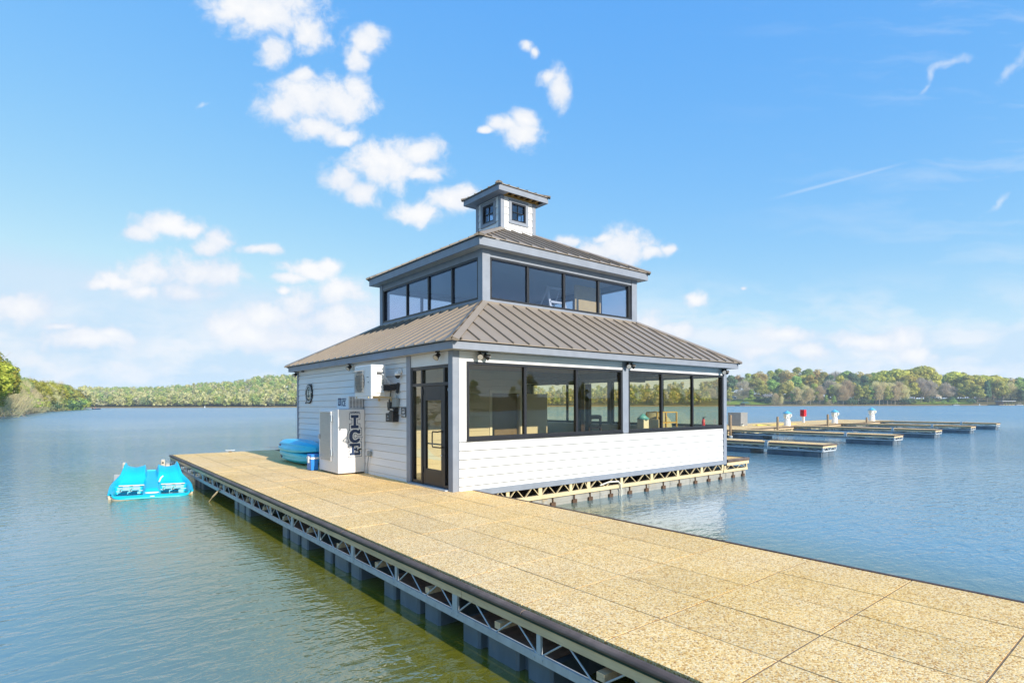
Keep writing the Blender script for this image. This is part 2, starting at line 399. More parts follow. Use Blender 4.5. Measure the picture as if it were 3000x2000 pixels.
# skirt under the front wall
sk = MB(); wbox(sk, 0, .14, 9.97, -.05, .022, .47, .598); sk.build('skirt_board', M['trim'], bld, .004)
# corner posts and piers
def post(pieces, name='corner_post', m='trim', par=bld):
    p = MB()
    for a, b_ in pieces: p.box(a, b_)
    return p.build(name, M[m], par, .004)
post([((-.025,-.025,.6),(.105,.140,ZE-.003)), ((.107,-.023,.6),(.139,.1,ZE-.003))])
post([((-.022,BD-.13,.6),(.12,BD+.022,ZE-.003))])
post([((BW-.15,-.022,.47),(BW+.022,.15,ZE-.003))])
post([((BW-.12,BD-.12,.6),(BW+.022,BD+.022,ZE-.003))])
post([((-.024,1.722,.6),(.1,1.898,ZE-.003))], 'door_post')
post([((5.175,-.018,1.602),(5.405,T,ZE-.003))], 'window_post')
# --- windows
def window(k, edges, z0, z1, box=(0, 0, BW, BD), par=bld, fr=.055, inset=.03, dep=.09, glass='glass', label=None, sill=True, mull=.045):
    """frame mesh with one pane child per light; edges = list of u positions of frame/mullion centres"""
    f = MB(); u0, u1 = edges[0], edges[-1]
    wbox(f, k, u0, u1, -dep, .012, z0, z0+fr, box); wbox(f, k, u0, u1, -dep, .010, z1-fr, z1, box)
    wbox(f, k, u0, u0+fr, -dep, .011, z0+fr, z1-fr, box); wbox(f, k, u1-fr, u1, -dep, .011, z0+fr, z1-fr, box)
    for e in edges[1:-1]:
        wbox(f, k, e-mull, e+mull*.2, -dep, -.010, z0+fr, z1-fr, box); wbox(f, k, e+mull*.2+.001, e+mull, -dep+.02, -.032, z0+fr, z1-fr, box)
    if sill: wbox(f, k, u0-.01, u1+.01, -.02, .034, z0-.035, z0-.002, box)
    o = f.build('window', M['bronze'], par, .003)
    if label: o['label'] = label
    for a, b_ in zip(edges[:-1], edges[1:]):
        g = MB(); wbox(g, k, a+.03, b_-.03, -inset-.03, -inset-.024, z0+fr*.6, z1-fr*.6, box); g.build('pane', M[glass], o)
    return o
window(0, [.33, 1.92, 3.54, 5.17], 1.64, 3.23, label='dark framed window of three lights')
window(0, [5.41, 6.89, 8.38, 9.945], 1.64, 3.23, label='dark framed window of three lights')
rm = [(.15, 2.35, 4.6), (4.75, 7.0, 9.2)]
for e in rm: window(3, list(e), 1.64, 3.23)
for e in [(3.65, 5.2, 6.75), (6.9, 8.4, 9.95)]: window(2, list(e), 1.64, 3.23)
post([((BW-T,4.605,1.6),(BW+.01,4.745,3.3))], 'window_post'); post([((6.755,BD-T,1.6),(6.895,BD+.01,3.3))], 'window_post')
# --- glazed entrance on the left wall
ent = MB()
def eb(u0, u1, z0, z1, w=-.01, d=-.10): wbox(ent, 1, u0, u1, d, w, z0, z1)
eb(.142, .205, .62, 3.175); eb(1.655, 1.718, .62, 3.175)
eb(.206, 1.654, 3.105, 3.175); eb(.206, 1.654, 2.75, 2.815)
eb(.325, .385, .62, 2.749); eb(1.245, 1.305, .62, 2.749); eb(.325, .385, 2.816, 3.104); eb(1.245, 1.305, 2.816, 3.104)
eb(.206, .324, .62, .70); eb(1.306, 1.654, .62, .70)
entr = ent.build('entrance_frame', M['bronze'], bld, .003)
for u0, u1, z0, z1 in [(.2,.33,.69,2.76),(1.3,1.66,.69,2.76),(.2,.33,2.81,3.11),(.38,1.25,2.81,3.11),(1.3,1.66,2.81,3.11)]:
    g = MB(); wbox(g, 1, u0, u1, -.06, -.053, z0, z1); g.build('pane', M['glass'], entr)
d = MB()
def db(u0, u1, z0, z1, w=-.025, dd=-.085): wbox(d, 1, u0, u1, dd, w, z0, z1)
db(.39, .50, .625, 2.745); db(1.13, 1.24, .625, 2.745); db(.501, 1.129, 2.44, 2.745); db(.501, 1.129, .625, .98)
for zz in (.95, 2.62): wbox(d, 1, 1.225, 1.25, -.03, -.004, zz-.06, zz+.06)
door = d.build('door', M['bronze'], bld, .004)
g = MB(); wbox(g, 1, .49, 1.14, -.06, -.053, .97, 2.45); g.build('pane', M['glass'], door)
h = MB(); h.tube([P3(1,.44,-.03,1.80),P3(1,.44,.05,1.80),P3(1,.46,.075,1.79),P3(1,.66,.078,1.79),P3(1,.68,.078,1.76),P3(1,.68,.078,1.5),P3(1,.66,.078,1.47),P3(1,.46,.075,1.47),P3(1,.44,.05,1.465),P3(1,.44,-.03,1.465)], .014, 8)
h.build('handle', M['black'], door)
h = MB(); wbox(h, 1, .50, 1.13, -.095, -.075, 1.50, 1.53); h.build('push_bar', M['dkgrey'], door)
h = MB(); h.lathe([(.016,-.005),(.016,.012)], (-.002+.0,.45,1.30), 12, 'x'); h.build('lock', M['steel'], door)
th = MB(); th.box((-.10,.15,.602),(.06,1.71,.625)); th.build('threshold', M['steel'], bld)
st = MB(); st.prism([(.235+.05*cos(a)*.9, 2.66+.055*sin(a)) for a in [2*pi*i/8+pi/8 for i in range(8)]], .048, .051, 'x'); st.build('window_sticker', mat('pale_blue_sticker', (.45,.62,.75)), bld)
# --- fascia, soffit, roofs
def ring(mb, hx, hy, t, z0, z1, c=BC):
    x0, x1, y0, y1 = c[0]-hx, c[0]+hx, c[1]-hy, c[1]+hy
    mb.box((x0,y0,z0),(x1,y0+t,z1)); mb.box((x0,y1-t,z0),(x1,y1,z1)); mb.box((x0,y0+t,z0),(x0+t,y1-t,z1)); mb.box((x1-t,y0+t,z0),(x1,y1-t,z1))
def roof(par, he, z0, ht, z1, spacing, thick=.022, name='roof', capw=.13, rh=.035):
    r = MB(); (ex, ey), (tx, ty) = he, ht
    cx, cy = BC
    E = [(cx-ex,cy-ey),(cx+ex,cy-ey),(cx+ex,cy+ey),(cx-ex,cy+ey)]; Tp = [(cx-tx,cy-ty),(cx+tx,cy-ty),(cx+tx,cy+ty),(cx-tx,cy+ty)]
    for i in range(4):
        j = (i+1) % 4
        vs = [(*E[i],z0),(*E[j],z0),(*Tp[j],z1),(*Tp[i],z1)]; vs += [(a,b_,c-thick) for a,b_,c in vs]
        r.add(vs, [(0,1,2,3),(7,6,5,4),(0,4,5,1),(2,6,7,3)])
    ro = r.build(name, M['roof'], par)
    rb = MB()
    for i in range(4):
        a, b_ = V((*E[i],z0)), V((*E[(i+1) % 4],z0)); ta, tb = V((*Tp[i],z1)), V((*Tp[(i+1) % 4],z1))
        L = (b_-a).length; Lt = (tb-ta).length; dr = (b_-a).normalized(); mid = (a+b_)/2; tm = (ta+tb)/2
        run = tm - mid; run.z = z1-z0; up = (tm-mid)
        n = int(L/2/spacing)
        for q in range(-n, n+1):
            t = (q+.27)*spacing
            if abs(t) > L/2-.1: continue
            f = 1 if abs(t) <= Lt/2 else (L/2-abs(t))/(L/2-Lt/2)
            if f < .06: continue
            p0 = mid + dr*t; p1 = p0 + (tm-mid)*(f-.015)
            nrm = dr.cross(tm-mid).normalized(); nrm = nrm if nrm.z > 0 else -nrm
            rb.bar(p0 + nrm*(rh/2) - (tm-mid).normalized()*.008, p1 + nrm*(rh/2), .024, rh, up=nrm)
    rb.build('seam_ribs', M['roofrib'], ro)
    for i in range(4):
        hc = MB()
        a, t = V((*E[i],z0)), V((*Tp[i],z1)); e1 = V((*E[(i+1) % 4],z0))-a; e0 = V((*E[i-1],z0))-a
        e1.normalize(); e0.normalize(); 
        dn = (t-a).normalized()
        # two flat leaves, one on each slope
        for e, oth in ((e1, e0), (e0, e1)):
            s = (e - dn*e.dot(dn)).normalized()
            up = s.cross(dn); up = up if up.z > 0 else -up
            o = up*.036
            A, B = a + up*.0 - dn*.02, t
            hc.add([A+o+up*.02, B+o+up*.02, B+s*capw+o, A+s*capw+o, A+V((0,0,-.02)), B+V((0,0,-.02)), B+s*capw, A+s*capw], [(0,1,2,3),(3,2,6,7),(0,3,7,4),(1,5,6,2)])
        hc.build('hip_cap', M['roof'], ro)
    return ro
fz = MB(); ring(fz, 5.265, 5.003, .04, ZE, 3.595); fz.build('fascia', M['trim'], bld, .004)
so = MB(); ring(so, 5.224, 4.962, .26, ZE+.004, ZE+.02); so.build('soffit', M['soffit'], bld)
roof(bld, (5.31, 5.05), 3.625, (2.99, 2.86), 4.90, .434)
# tier two
B2 = (BC[0]-2.981, BC[1]-2.845, BC[0]+2.981, BC[1]+2.845)
fl = MB(); ring(fl, 3.005, 2.869, .10, 4.80, 4.938); fl.build('base_flashing', M['roof'], bld, .003)
tb = MB(); ring(tb, 2.995, 2.859, .12, 4.94, 4.992); ring(tb, 2.985, 2.849, .10, 6.065, 6.235); tb.build('window_head_and_sill_trim', M['trim'], bld, .003)
px_ = .215
for sx in (0, 1):
    for sy in (0, 1):
        x = B2[0] if sx == 0 else B2[2]; y = B2[1] if sy == 0 else B2[3]; ix = 1 if sx == 0 else -1; iy = 1 if sy == 0 else -1
        post([((x-ix*.024,y-iy*.024,4.93),(x+ix*px_,y+iy*.17,6.234))], 'corner_post')
window(0, [2.30, 3.59, 4.93, 6.35, 7.73], 4.994, 6.063, B2, glass='glass_up', sill=False)
window(1, [2.02, 3.30, 4.54, 5.82, 7.36], 4.994, 6.063, B2, glass='glass_up', sill=False)
window(2, [2.30, 3.59, 4.93, 6.35, 7.73], 4.994, 6.063, B2, glass='glass_up', sill=False)
window(3, [2.02, 3.30, 4.54, 5.82, 7.36], 4.994, 6.063, B2, glass='glass_up', sill=False)
fz = MB(); ring(fz, 3.263, 3.108, .04, 6.235, 6.44); fz.build('fascia', M['trim'], bld, .004)
so = MB(); ring(so, 3.222, 3.067, .3, 6.238, 6.255); so.build('soffit', M['soffit'], bld)
roof(bld, (3.30, 3.145), 6.468, (.70, .64), 7.72, .434)
# cupola
CB = (BC[0]-.686, BC[1]-.640, BC[0]+.686, BC[1]+.640)
cu_ = MB()
for k in range(4):
    a, b_ = (CB[0], CB[2]) if k in (0, 2) else (CB[1], CB[3])
    m0 = (a+b_)/2
    for u0, u1, z0, z1 in ((a+.1, m0-.385, 7.5, 8.745), (m0+.385, b_-.1, 7.5, 8.745), (m0-.385, m0+.385, 7.5, 7.94), (m0-.385, m0+.385, 8.71, 8.745)):
        laps(cu_, k, u0, u1, z0, z1, CB, .215, 7.55, .014)
        wbox(cu_, k, u0, u1, -.09, -.02, z0, z1, CB)
cup = cu_.build('cupola', M['siding'], bld)
for x, ix in ((CB[0], 1), (CB[2], -1)):
    for y, iy in ((CB[1], 1), (CB[3], -1)): post([((x-ix*.02, y-iy*.02, 7.5), (x+ix*.115, y+iy*.115, 8.746))], par=cup)
for k in range(4):
    a, b_ = (CB[0], CB[2]) if k in (0, 2) else (CB[1], CB[3]); m0 = (a+b_)/2
    f = MB()
    def fb(u0, u1, z0, z1, w): wbox(f, k, u0, u1, -.05, w, z0, z1, CB)
    fb(m0-.385, m0+.385, 7.945, 8.045, .03); fb(m0-.385, m0+.385, 8.61, 8.705, .03); fb(m0-.385, m0-.285, 8.046, 8.609, .03); fb(m0+.285, m0+.385, 8.046, 8.609, .03)
    f.build('window_surround', M['trim'], cup, .003)
    f = MB()
    fb(m0-.284, m0+.284, 8.046, 8.085, .012); fb(m0-.284, m0+.284, 8.572, 8.609, .012); fb(m0-.284, m0-.25, 8.086, 8.571, .012); fb(m0+.25, m0+.284, 8.086, 8.571, .012)
    fb(m0-.008, m0+.008, 8.086, 8.571, -.015); fb(m0-.249, m0-.009, 8.32, 8.336, -.015); fb(m0+.009, m0+.249, 8.32, 8.336, -.015)
    f.build('window_frame', M['bronze'], cup)
    f = MB(); wbox(f, k, m0-.25, m0+.25, -.045, -.04, 8.08, 8.58, CB); f.build('pane', M['glass_up'], cup)
fz = MB(); ring(fz, .993, .94, .035, 8.757, 8.925); fz.build('fascia', M['trim'], cup, .003)
so = MB()
x0, x1, y0, y1 = BC[0]-.958, BC[0]+.958, BC[1]-.905, BC[1]+.905
so.box((x0, y0+.30, 8.764), (x1, y1, 8.78)); so.box((x0, y0, 8.764), (x0+.36, y0+.299, 8.78)); so.box((x1-.12, y0, 8.764), (x1, y0+.299, 8.78))
so.build('soffit', M['trim'], cup)
rf = MB()
for i in range(6): rf.box((x0+.40+i*.24, y0+.001, 8.78), (x0+.44+i*.24, y0+.35, 8.86))
rf.box((x0+.36, y0+.25, 8.70+.047), (x1-.12, y0+.285, 8.80)); rf.build('exposed_rafters', M['rawwood'], cup)
roof(bld, (1.03, .975), 8.95, (.05, .05), 9.22, .36, rh=.025, capw=.09)
bk = MB()
for x, y in ((BC[0]-5.31, BC[1]-5.05),): bk.box((x+.0, y+.0, 3.60), (x+.22, y+.12, 3.652))
bk.build('hip_end_flashing', M['black'], bld, .01)

# --- inside
fl = MB(); fl.box((.13,.13,.604),(BW-.13,BD-.13,.63)); fl.build('floor', M['floor'], bld)
ce = MB()
for i in range(24): ce.box((.14+i*.41, .14, 3.30),(.14+i*.41+.405, BD-.14, 3.33))
ce.build('ceiling', M['woodint'], bld)
uf = MB(); uf.box((B2[0]+.06,B2[1]+.06,4.86),(B2[2]-.06,B2[3]-.06,4.92)); uf.build('upper_floor', M['floor'], bld)
uc = MB(); uc.box((B2[0]+.12,B2[1]+.12,6.20),(B2[2]-.12,B2[3]-.12,6.22)); uc.build('upper_ceiling', M['intwhite'], bld)
# room built into the left part: tall boarded wall, doorway, lower boarded box
rw = MB()
def room(x0, x1, y, z0, z1, t=.1):
    z = z0
    while z < z1-.01:
        rw.box((x0, y, z+.004), (x1, y+t, min(z+.2, z1))); z += .2
room(.14, 3.22, 3.0, .63, 3.29); room(4.22, 4.40, 3.0, .63, 3.29); room(3.221, 4.219, 3.0, 2.66, 3.29)
rw.box((4.34, 3.101, .63),(4.40, BD-.15, 3.29)); rw.box((4.401, 3.02, .63),(5.32, 3.9, 2.66))
room_w = rw.build('interior_room', M['intwhite'], bld)
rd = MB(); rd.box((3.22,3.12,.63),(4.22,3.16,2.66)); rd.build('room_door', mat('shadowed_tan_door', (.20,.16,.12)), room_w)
tr = MB(); tr.box((3.13,2.97,.63),(3.21,2.998,2.75)); tr.box((4.23,2.97,.63),(4.31,2.998,2.75)); tr.box((3.211,2.97,2.67),(4.229,2.998,2.75)); tr.build('door_trim', M['white'], room_w)
for (x, y) in ((6.75, 3.0), (6.75, 6.2), (9.2, 5.0)):
    p = MB(); p.box((x,y,.63),(x+.17,y+.17,3.12)); p.build('interior_post', M['darkwood'], bld)
for a_, b_ in (((4.42,2.98,3.12),(BW-.15,3.19,3.298)), ((6.70,.16,3.10),(6.95,2.97,3.299)), ((4.42,6.18,3.12),(BW-.15,6.39,3.298))):
    p = MB(); p.box(a_, b_); p.build('ceiling_beam', M['darkwood'], bld)

# --- things inside the lower room
fan = thing('ceiling_fan', 'dark ceiling fan hanging under the brown boards of the lower room', 'fan', (6.0,3.3,3.3))
f = MB(); f.tube([(6.0,3.3,3.3),(6.0,3.3,3.08)], .018); f.lathe([(.03,3.09),(.10,3.06),(.11,2.98),(.05,2.95)], (6.0,3.3,0), 16); f.build('motor', M['darkwood'], fan)
for i in range(5):
    a = 2*pi*i/5+.3; f = MB(); f.bar((6.0+.1*cos(a),3.3+.1*sin(a),3.01),(6.0+.68*cos(a),3.3+.68*sin(a),3.01),.13,.014); f.build('blade', M['darkwood'], fan)
bn = thing('bar_chair', 'tall dark wooden bar chair by the middle of the lower room', 'chair', (7.7,3.0,.63))
for x, y, zt in ((7.42,2.85,1.42),(7.98,2.85,1.42),(7.42,3.3,1.98),(7.98,3.3,1.98)):
    f = MB(); f.box((x-.03,y-.03,.63),(x+.03,y+.03,zt)); f.build('leg', M['darkwood'], bn)
f = MB(); f.box((7.36,2.79,1.421),(8.04,3.26,1.48)); f.build('seat', M['darkwood'], bn, .01)
f = MB(); f.box((7.46,3.28,1.86),(7.94,3.32,2.0)); f.box((7.46,3.28,1.56),(7.94,3.32,1.64)); f.box((7.46,2.84,.95),(7.94,2.87,1.0)); f.build('backrest', M['darkwood'], bn)
sh = thing('yellow_shelf_rack', 'open yellow shelf rack near the right lower window', 'shelf', (8.75,1.4,.63))
for x in (8.25, 9.25):
    for y in (1.2, 1.6):
        f = MB(); f.box((x-.02,y-.02,.63),(x+.02,y+.02,2.1)); f.build('post', M['yellow'], sh)
for z in (.95, 1.40, 1.75, 2.08):
    f = MB(); f.box((8.27,1.18,z),(9.23,1.62,z+.03)); f.build('shelf', M['yellow'], sh)
hut = thing('model_lighthouse_hut', 'small white model hut with a blue roof on a dark table', 'model', (7.62,1.25,1.42))
f = MB(); f.box((7.50,1.13,1.50),(7.74,1.37,1.90)); f.build('walls', M['white'], hut)
f = MB(); f.lathe([(.25,1.90),(.03,2.06)], (7.62,1.25,0), 4); f.build('roof', M['capblue'], hut)
tbm = thing('side_table', 'dark table under the model hut inside the lower window', 'table', (7.6,1.3,.63))
f = MB(); f.box((6.95,.95,1.44),(8.0,1.6,1.498)); f.build('top', M['darkwood'], tbm)
for x in (7.02, 7.93):
    for y in (1.02, 1.53):
        f = MB(); f.box((x-.03,y-.03,.63),(x+.03,y+.03,1.439)); f.build('leg', M['darkwood'], tbm)
bx = MB(); bx.box((8.06,1.0,1.3),(8.21,1.35,1.88)); bx.box((8.08,1.02,.632),(8.19,1.33,1.3)); tag(bx.build('white_board', M['offwhite'], None, .01), 'pale upright board left of the yellow shelf rack', 'board')
bb = MB(); bb.lathe([(.02,2.12),(.30,2.05),(.50,1.80),(.58,1.40),(.56,.9),(.45,.632)], (10.0-.5,2.2,0), 20); bb.lathe([(.60,1.42),(.605,1.38),(.60,1.34)],(9.5,2.2,0),20,cap=False); tag(bb.build('rounded_chair', M['canvas'], None), 'rounded pale green canvas chair behind the right lower window', 'chair')
ex = thing('fire_extinguisher', 'red fire extinguisher at the right end of the lower room', 'extinguisher', (9.75,.55,1.5))
f = MB(); f.lathe([(.035,1.55),(.05,1.58),(.05,1.84),(.02,1.88)], (9.75,.55,0), 14); f.build('cylinder', M['red'], ex)
f = MB(); f.box((9.73,.53,1.88),(9.77,.57,1.94)); f.bar((9.75,.55,1.93),(9.75,.45,1.95),.015); f.build('valve', M['black'], ex)
f = MB(); f.box((9.69,.49,.632),(9.81,.61,1.549)); tag(f.build('extinguisher_stand', M['offwhite'], None), 'pale post carrying the fire extinguisher indoors', 'stand')
# --- things in the upper tier
ez = thing('white_easel', 'white folding easel frame behind the upper front windows', 'easel', (5.6,2.9,4.92))
f = MB()
for x, dx in ((5.28,.04),(5.92,-.02)): f.bar((x,2.75,4.92),(x+dx,3.0,5.9),.07,.05)
f.bar((5.32,3.0,5.88),(5.9,3.0,5.88),.06); f.bar((5.30,2.85,5.42),(5.91,2.85,5.42),.06); f.build('front_frame', M['white'], ez)
f = MB(); f.bar((5.2,3.45,4.92),(5.34,3.02,5.86),.03); f.bar((5.75,3.45,4.92),(5.86,3.02,5.86),.03); f.build('rear_legs', M['white'], ez)
cbd = MB(); cbd.box((6.20,2.7,4.922),(7.36,2.75,6.03)); tag(cbd.build('cardboard_panel', M['card'], None, .01), 'large tan cardboard panel standing behind the upper front window', 'panel')
rl = MB(); rl.lathe([(.07,0),(.10,.06),(.10,.5),(.07,.58)], (3.9,2.75,5.02), 14, 'x'); tag(rl.build('rolled_sheet', M['offwhite'], None), 'rolled pale sheet lying on the upper sill', 'roll')

# ================================================================== LETTERING
def curve_verts(splines, offset=0.0, extrude=.0008):
    cd = bpy.data.curves.new('glyph', 'CURVE'); cd.dimensions = '2D'; cd.fill_mode = 'BOTH'; cd.extrude = extrude; cd.offset = offset
    for pts in splines:
        s = cd.splines.new('POLY'); s.points.add(len(pts)-1); s.use_cyclic_u = True
        for p, q in zip(s.points, pts): p.co = (q[0], q[1], 0, 1)
    return _tomesh(cd)
def text_verts(t, size, offset=0.0, extrude=.0008):
    cd = bpy.data.curves.new('glyph', 'FONT'); cd.body = t; cd.size = size; cd.align_x = 'CENTER'; cd.align_y = 'CENTER'; cd.extrude = extrude; cd.offset = offset; cd.resolution_u = 3
    return _tomesh(cd)
def _tomesh(cd):
    ob = bpy.data.objects.new('glyph', cd); me = bpy.data.meshes.new_from_object(ob)
    vs = [tuple(v.co) for v in me.vertices]; fs = [tuple(p.vertices) for p in me.polygons]
    bpy.data.objects.remove(ob); bpy.data.curves.remove(cd); bpy.data.meshes.remove(me); return vs, fs
def place(mb, vf, origin, xdir, lift, sx=1.0):
    n = V(xdir).cross(V((0,0,1)))    # faces the reader
    o = V(origin) + n*lift; X = V(xdir)
    mb.add([o + X*(a*sx) + V((0,0,b_)) + n*c for a, b_, c in vf[0]], vf[1])

# ================================================================== DOCKS
def panels(mb, xs, ys, z0, z1, gap=.007):
    for a, b_ in zip(xs[:-1], xs[1:]):
        for c, e in zip(ys[:-1], ys[1:]):
            j = rng.uniform(-.0015, .0015, 4)
            x0, x1, y0, y1 = a+gap, b_-gap, c+gap, e-gap
            zt = z1 + rng.uniform(-.0015, .0015)
            mb.add([(x0,y0,z0),(x1,y0,z0),(x1,y1,z0),(x0,y1,z0),(x0,y0,zt+j[0]),(x1,y0,zt+j[1]),(x1,y1,zt+j[2]),(x0,y1,zt+j[3])], [(4,5,6,7),(0,1,5,4),(1,2,6,5),(2,3,7,6),(3,0,4,7)])
def lerpP(p, q, t): return tuple(a+(b_-a)*t for a, b_ in zip(p, q))
def truss(par, p, q, z0, z1, posts, wide=(.05,.09), rod=.016, n=4, chord=(.03,.07), m='steel', dm=None, name='truss', flat=None):
    """truss along p->q (2D points) between heights; posts at given fractions; n rods per bay"""
    L = (V((*q,0))-V((*p,0))).length
    f = MB()
    f.bar((*p, z0+chord[1]/2), (*q, z0+chord[1]/2), chord[0], chord[1])
    zz0, zz1 = z0+chord[1], z1
    d = (V((*q,0))-V((*p,0))).normalized()
    for i, t in enumerate(posts):
        c = V((*lerpP(p, q, t), 0)); w = wide[i % 2]
        f.bar(c + V((0,0,zz0+.001)), c + V((0,0,zz1)), w if abs(d.x) > .5 else chord[0]*.8, chord[0]*.8 if abs(d.x) > .5 else w, up=(0,1,0))
    for a, b_ in zip(posts[:-1], posts[1:]):
        k = max(1, n)
        for i in range(k):
            t0 = a + (b_-a)*(i+.12)/k; t1 = a + (b_-a)*(i+.88)/k
            lo, hi = (t1, t0) if i % 2 else (t0, t1)
            P0, P1 = (*lerpP(p, q, lo), zz0-.005), (*lerpP(p, q, hi), zz1)
            if flat: f.bar(P0, P1, flat[0], flat[1])
            else: f.tube([P0, P1], rod/2, 6)
    for t in posts[1:-1]:
        for s in (-.05, .05):
            c = V((*lerpP(p, q, t), z0+chord[1]/2)) + d*s
            nrm = V((d.y, -d.x, 0))
            f.tube([c - nrm*(chord[0]/2+.006), c + nrm*(chord[0]/2+.006)], .009, 6)
    return f.build(name, M[m], par)

XL, XR = -3.07, .45
dock = thing('floating_dock', 'long tan exposed-aggregate floating dock leading from the foreground past the boathouse door', 'dock', (-1.3, 0, 0))
rows = [-6.69 + .966*k for k in range(-8, 21)] + [13.60]
cols = [XL+.065, -2.33, -1.665, -.995, -.33, XR-.03]
pn = MB(); panels(pn, cols, rows, .50, .60)
pn.box((cols[0], -44, .50), (cols[-1], rows[0]-.005, .598))
pn.build('deck_panels', M['deck'], dock)
jf = MB(); jf.box((cols[0]+.02, rows[0], .51), (cols[-1]-.02, 13.55, .5965)); jf.build('joint_filler', mat('brown_joint_filler', (.27,.18,.10), .9, .3, 8), dock)
un = MB(); un.box((XL+.09, -43.9, .455), (XR-.06, 13.5, .498)); un.build('deck_underside', M['underside'], dock)
bm_ = MB()
def rail(mb, x, y0, y1, sgn, z=.553, r=.05):
    seg = 3.9; y = y1
    while y > y0:
        a = max(y0, y-seg)
        prof = [(-.03,.046),(.0,.049),(.026,.042),(.038,.024),(.034,.004),(-.03,.003)]
        mb.prism([(x+sgn*px2, z+pz) for px2, pz in prof], a+.004, y-.004, 'y'); y -= seg
rail(bm_, XL, -44, 13.66, -1); bm_.build('bumper_rail', M['bumper'], dock, .006)
ms = MB(); ms.box((XL-.026,-44,.538),(XL+.03,13.62,.5555)); ms.build('mossy_seal', mat('dark_green_moss', (.018,.045,.03), .9, .4, 9), dock)
bm_ = MB(); bm_.box((XR-.028,-44,.50),(XR+.016,-.06,.606)); bm_.box((XL+.03,13.605,.50),(XR+.9,13.665,.588)); bm_.build('edge_strip', mat('brown_edge_strip', (.10,.055,.04), .6, .3, 4), dock)
fb_ = MB(); y = 13.6
while y > -44:
    a = max(-44, y-3.7); fb_.box((XL-.012, a+.003, .460), (XL+.03, y-.003, .537)); y -= 3.7
fb_.box((XL+.04, 13.56, .395), (XR, 13.6, .484)); fb_.box((XR-.03,-44,.395),(XR,-.08,.484)); fb_.build('timber_fascia', M['timber'], dock)
def ylist(y1, y0, s): 
    o = []; y = y1
    while y >= y0: o.append(y); y -= s
    return o
tys = [13.5] + ylist(12.84, -12, 1.258)
L = 13.5 - tys[-1]
truss(dock, (XL+.005, 13.5), (XL+.005, tys[-1]), .225, .459, [(13.5-y)/L for y in tys])
truss(dock, (XR-.03, -.3), (XR-.03, -12), .225, .394, [i/9 for i in range(10)])
truss(dock, (XL+.1, 13.52), (XR, 13.52), .225, .394, [0,.33,.66,1])
cb_ = MB()
for y in ylist(12.2, -11, 1.258): cb_.box((XL+.04, y-.04, .30), (XR-.05, y+.04, .36))
cb_.build('cross_joists', M['timber'], dock)
ch = MB(); ch.box((XL-.015,-44,.225),(XL+.015,tys[-1]-.01,.295)); ch.build('bottom_chord', M['steel'], dock)
# floats: three-lobed tubs
def float_mb(y0, x_out, x_in, sgn=1, L=1.32, zt=.218):
    f = MB(); rec = .09*sgn
    segs = [(0,.30,0),(.30,.42,1),(.42,.88,0),(.88,1.0,1),(1.0,L,0)]
    poly = []
    for a, b_, r in segs:
        xo = x_out + (rec if r else 0)
        e = .03
        poly += [(xo + (0 if r else sgn*.02), y0-a-(0 if r else .0)), (xo, y0-a-e), (xo, y0-b_+e), (xo + (0 if r else sgn*.02), y0-b_)]
    poly += [(x_in, y0-L), (x_in, y0)]
    f.prism(poly, -.28, zt-.035); f.box((min(x_out+sgn*.05,x_in-sgn*.05), y0-L+.05, zt+.001), (max(x_out+sgn*.05,x_in-sgn*.05), y0-.05, zt+.012)); f.mi[-6:] = [1]*6; f.prism([(x_out+sgn*(-.01), y0+.012), (x_out-sgn*.01, y0-L-.012), (x_in, y0-L-.012), (x_in, y0+.012)], zt-.034, zt)
    return f
fl0 = float_mb(0, XL+.06, XL+1.15).build('float', [M['tub'], M['silt']], dock, .02)
fys = [9.4, 4.55, 1.0, -1.04, -3.05, -4.8, -6.75, -8.65, -10.6, -13]
fl0.location.y = fys[0]
for y in fys[1:]:
    c = fl0.copy(); COL.objects.link(c); c.location.y = y
fr0 = float_mb(0, XR-.09, XR-1.15, -1).build('float', [M['tub'], M['silt']], dock, .02); fr0.location.y = -1.2
for y in fys[4:]:
    c = fr0.copy(); COL.objects.link(c); c.location.y = y
for nm_, (x, y) in (('mooring_cleat', (-1.15, 13.5)),):
    cl = thing(nm_, 'small rusty mooring cleat on the far edge of the long dock', 'cleat', (x,y,.6))
    f = MB(); f.box((x-.05,y-.03,.602),(x+.05,y+.03,.63)); f.build('base', M['rust'], cl)
    f = MB(); f.tube([(x-.16,y,.675),(x-.08,y,.66),(x+.08,y,.66),(x+.16,y,.675)], .018, 8); f.build('horns', M['steel'], cl)

# platform under the boathouse
pf = thing('boathouse_platform', 'cream trussed pontoon platform carrying the white boathouse', 'platform', (5.9, 4.7, 0))
PX1 = 11.45
f = MB(); panels(f, [10.16, PX1-.03], [0.02+.97*k for k in range(0,11)], .50, .585)
panels(f, [.48+.97*k for k in range(0,12)], [9.42, 10.3], .50, .585); panels(f, [-.2,.47], [9.42,10.3], .5,.585); f.build('deck_panels', M['deck'], pf)
f = MB(); f.box((XR+.03,.10,.44),(PX1-.05,10.2,.499)); f.build('deck_underside', M['underside'], pf)
f = MB(); f.prism([(-.03,.60),(.0,.607),(.04,.595),(.055,.555),(.04,.515),(-.03,.505)], 10.17, PX1+.03, 'x')
for i, v in enumerate(f.v): f.v[i] = (v[0], -v[1]-.0, v[2])
f.build('bumper_rail', M['bumper'], pf)
f = MB(); f.prism([(PX1+a,z) for a,z in [(-.03,.60),(.0,.607),(.04,.595),(.055,.555),(.04,.515),(-.03,.505)]], .0, 10.3, 'y'); f.build('bumper_rail', M['bumper'], pf)
f = MB(); f.box((10.16,-.022,.41),(PX1+.03,.02,.503)); f.box((PX1-.02,.021,.41),(PX1+.02,10.3,.503)); f.build('timber_fascia', M['timber'], pf)
vx = [.52,1.4,2.34,3.31,3.92,5.15,6.4,7.6,8.8,9.95]
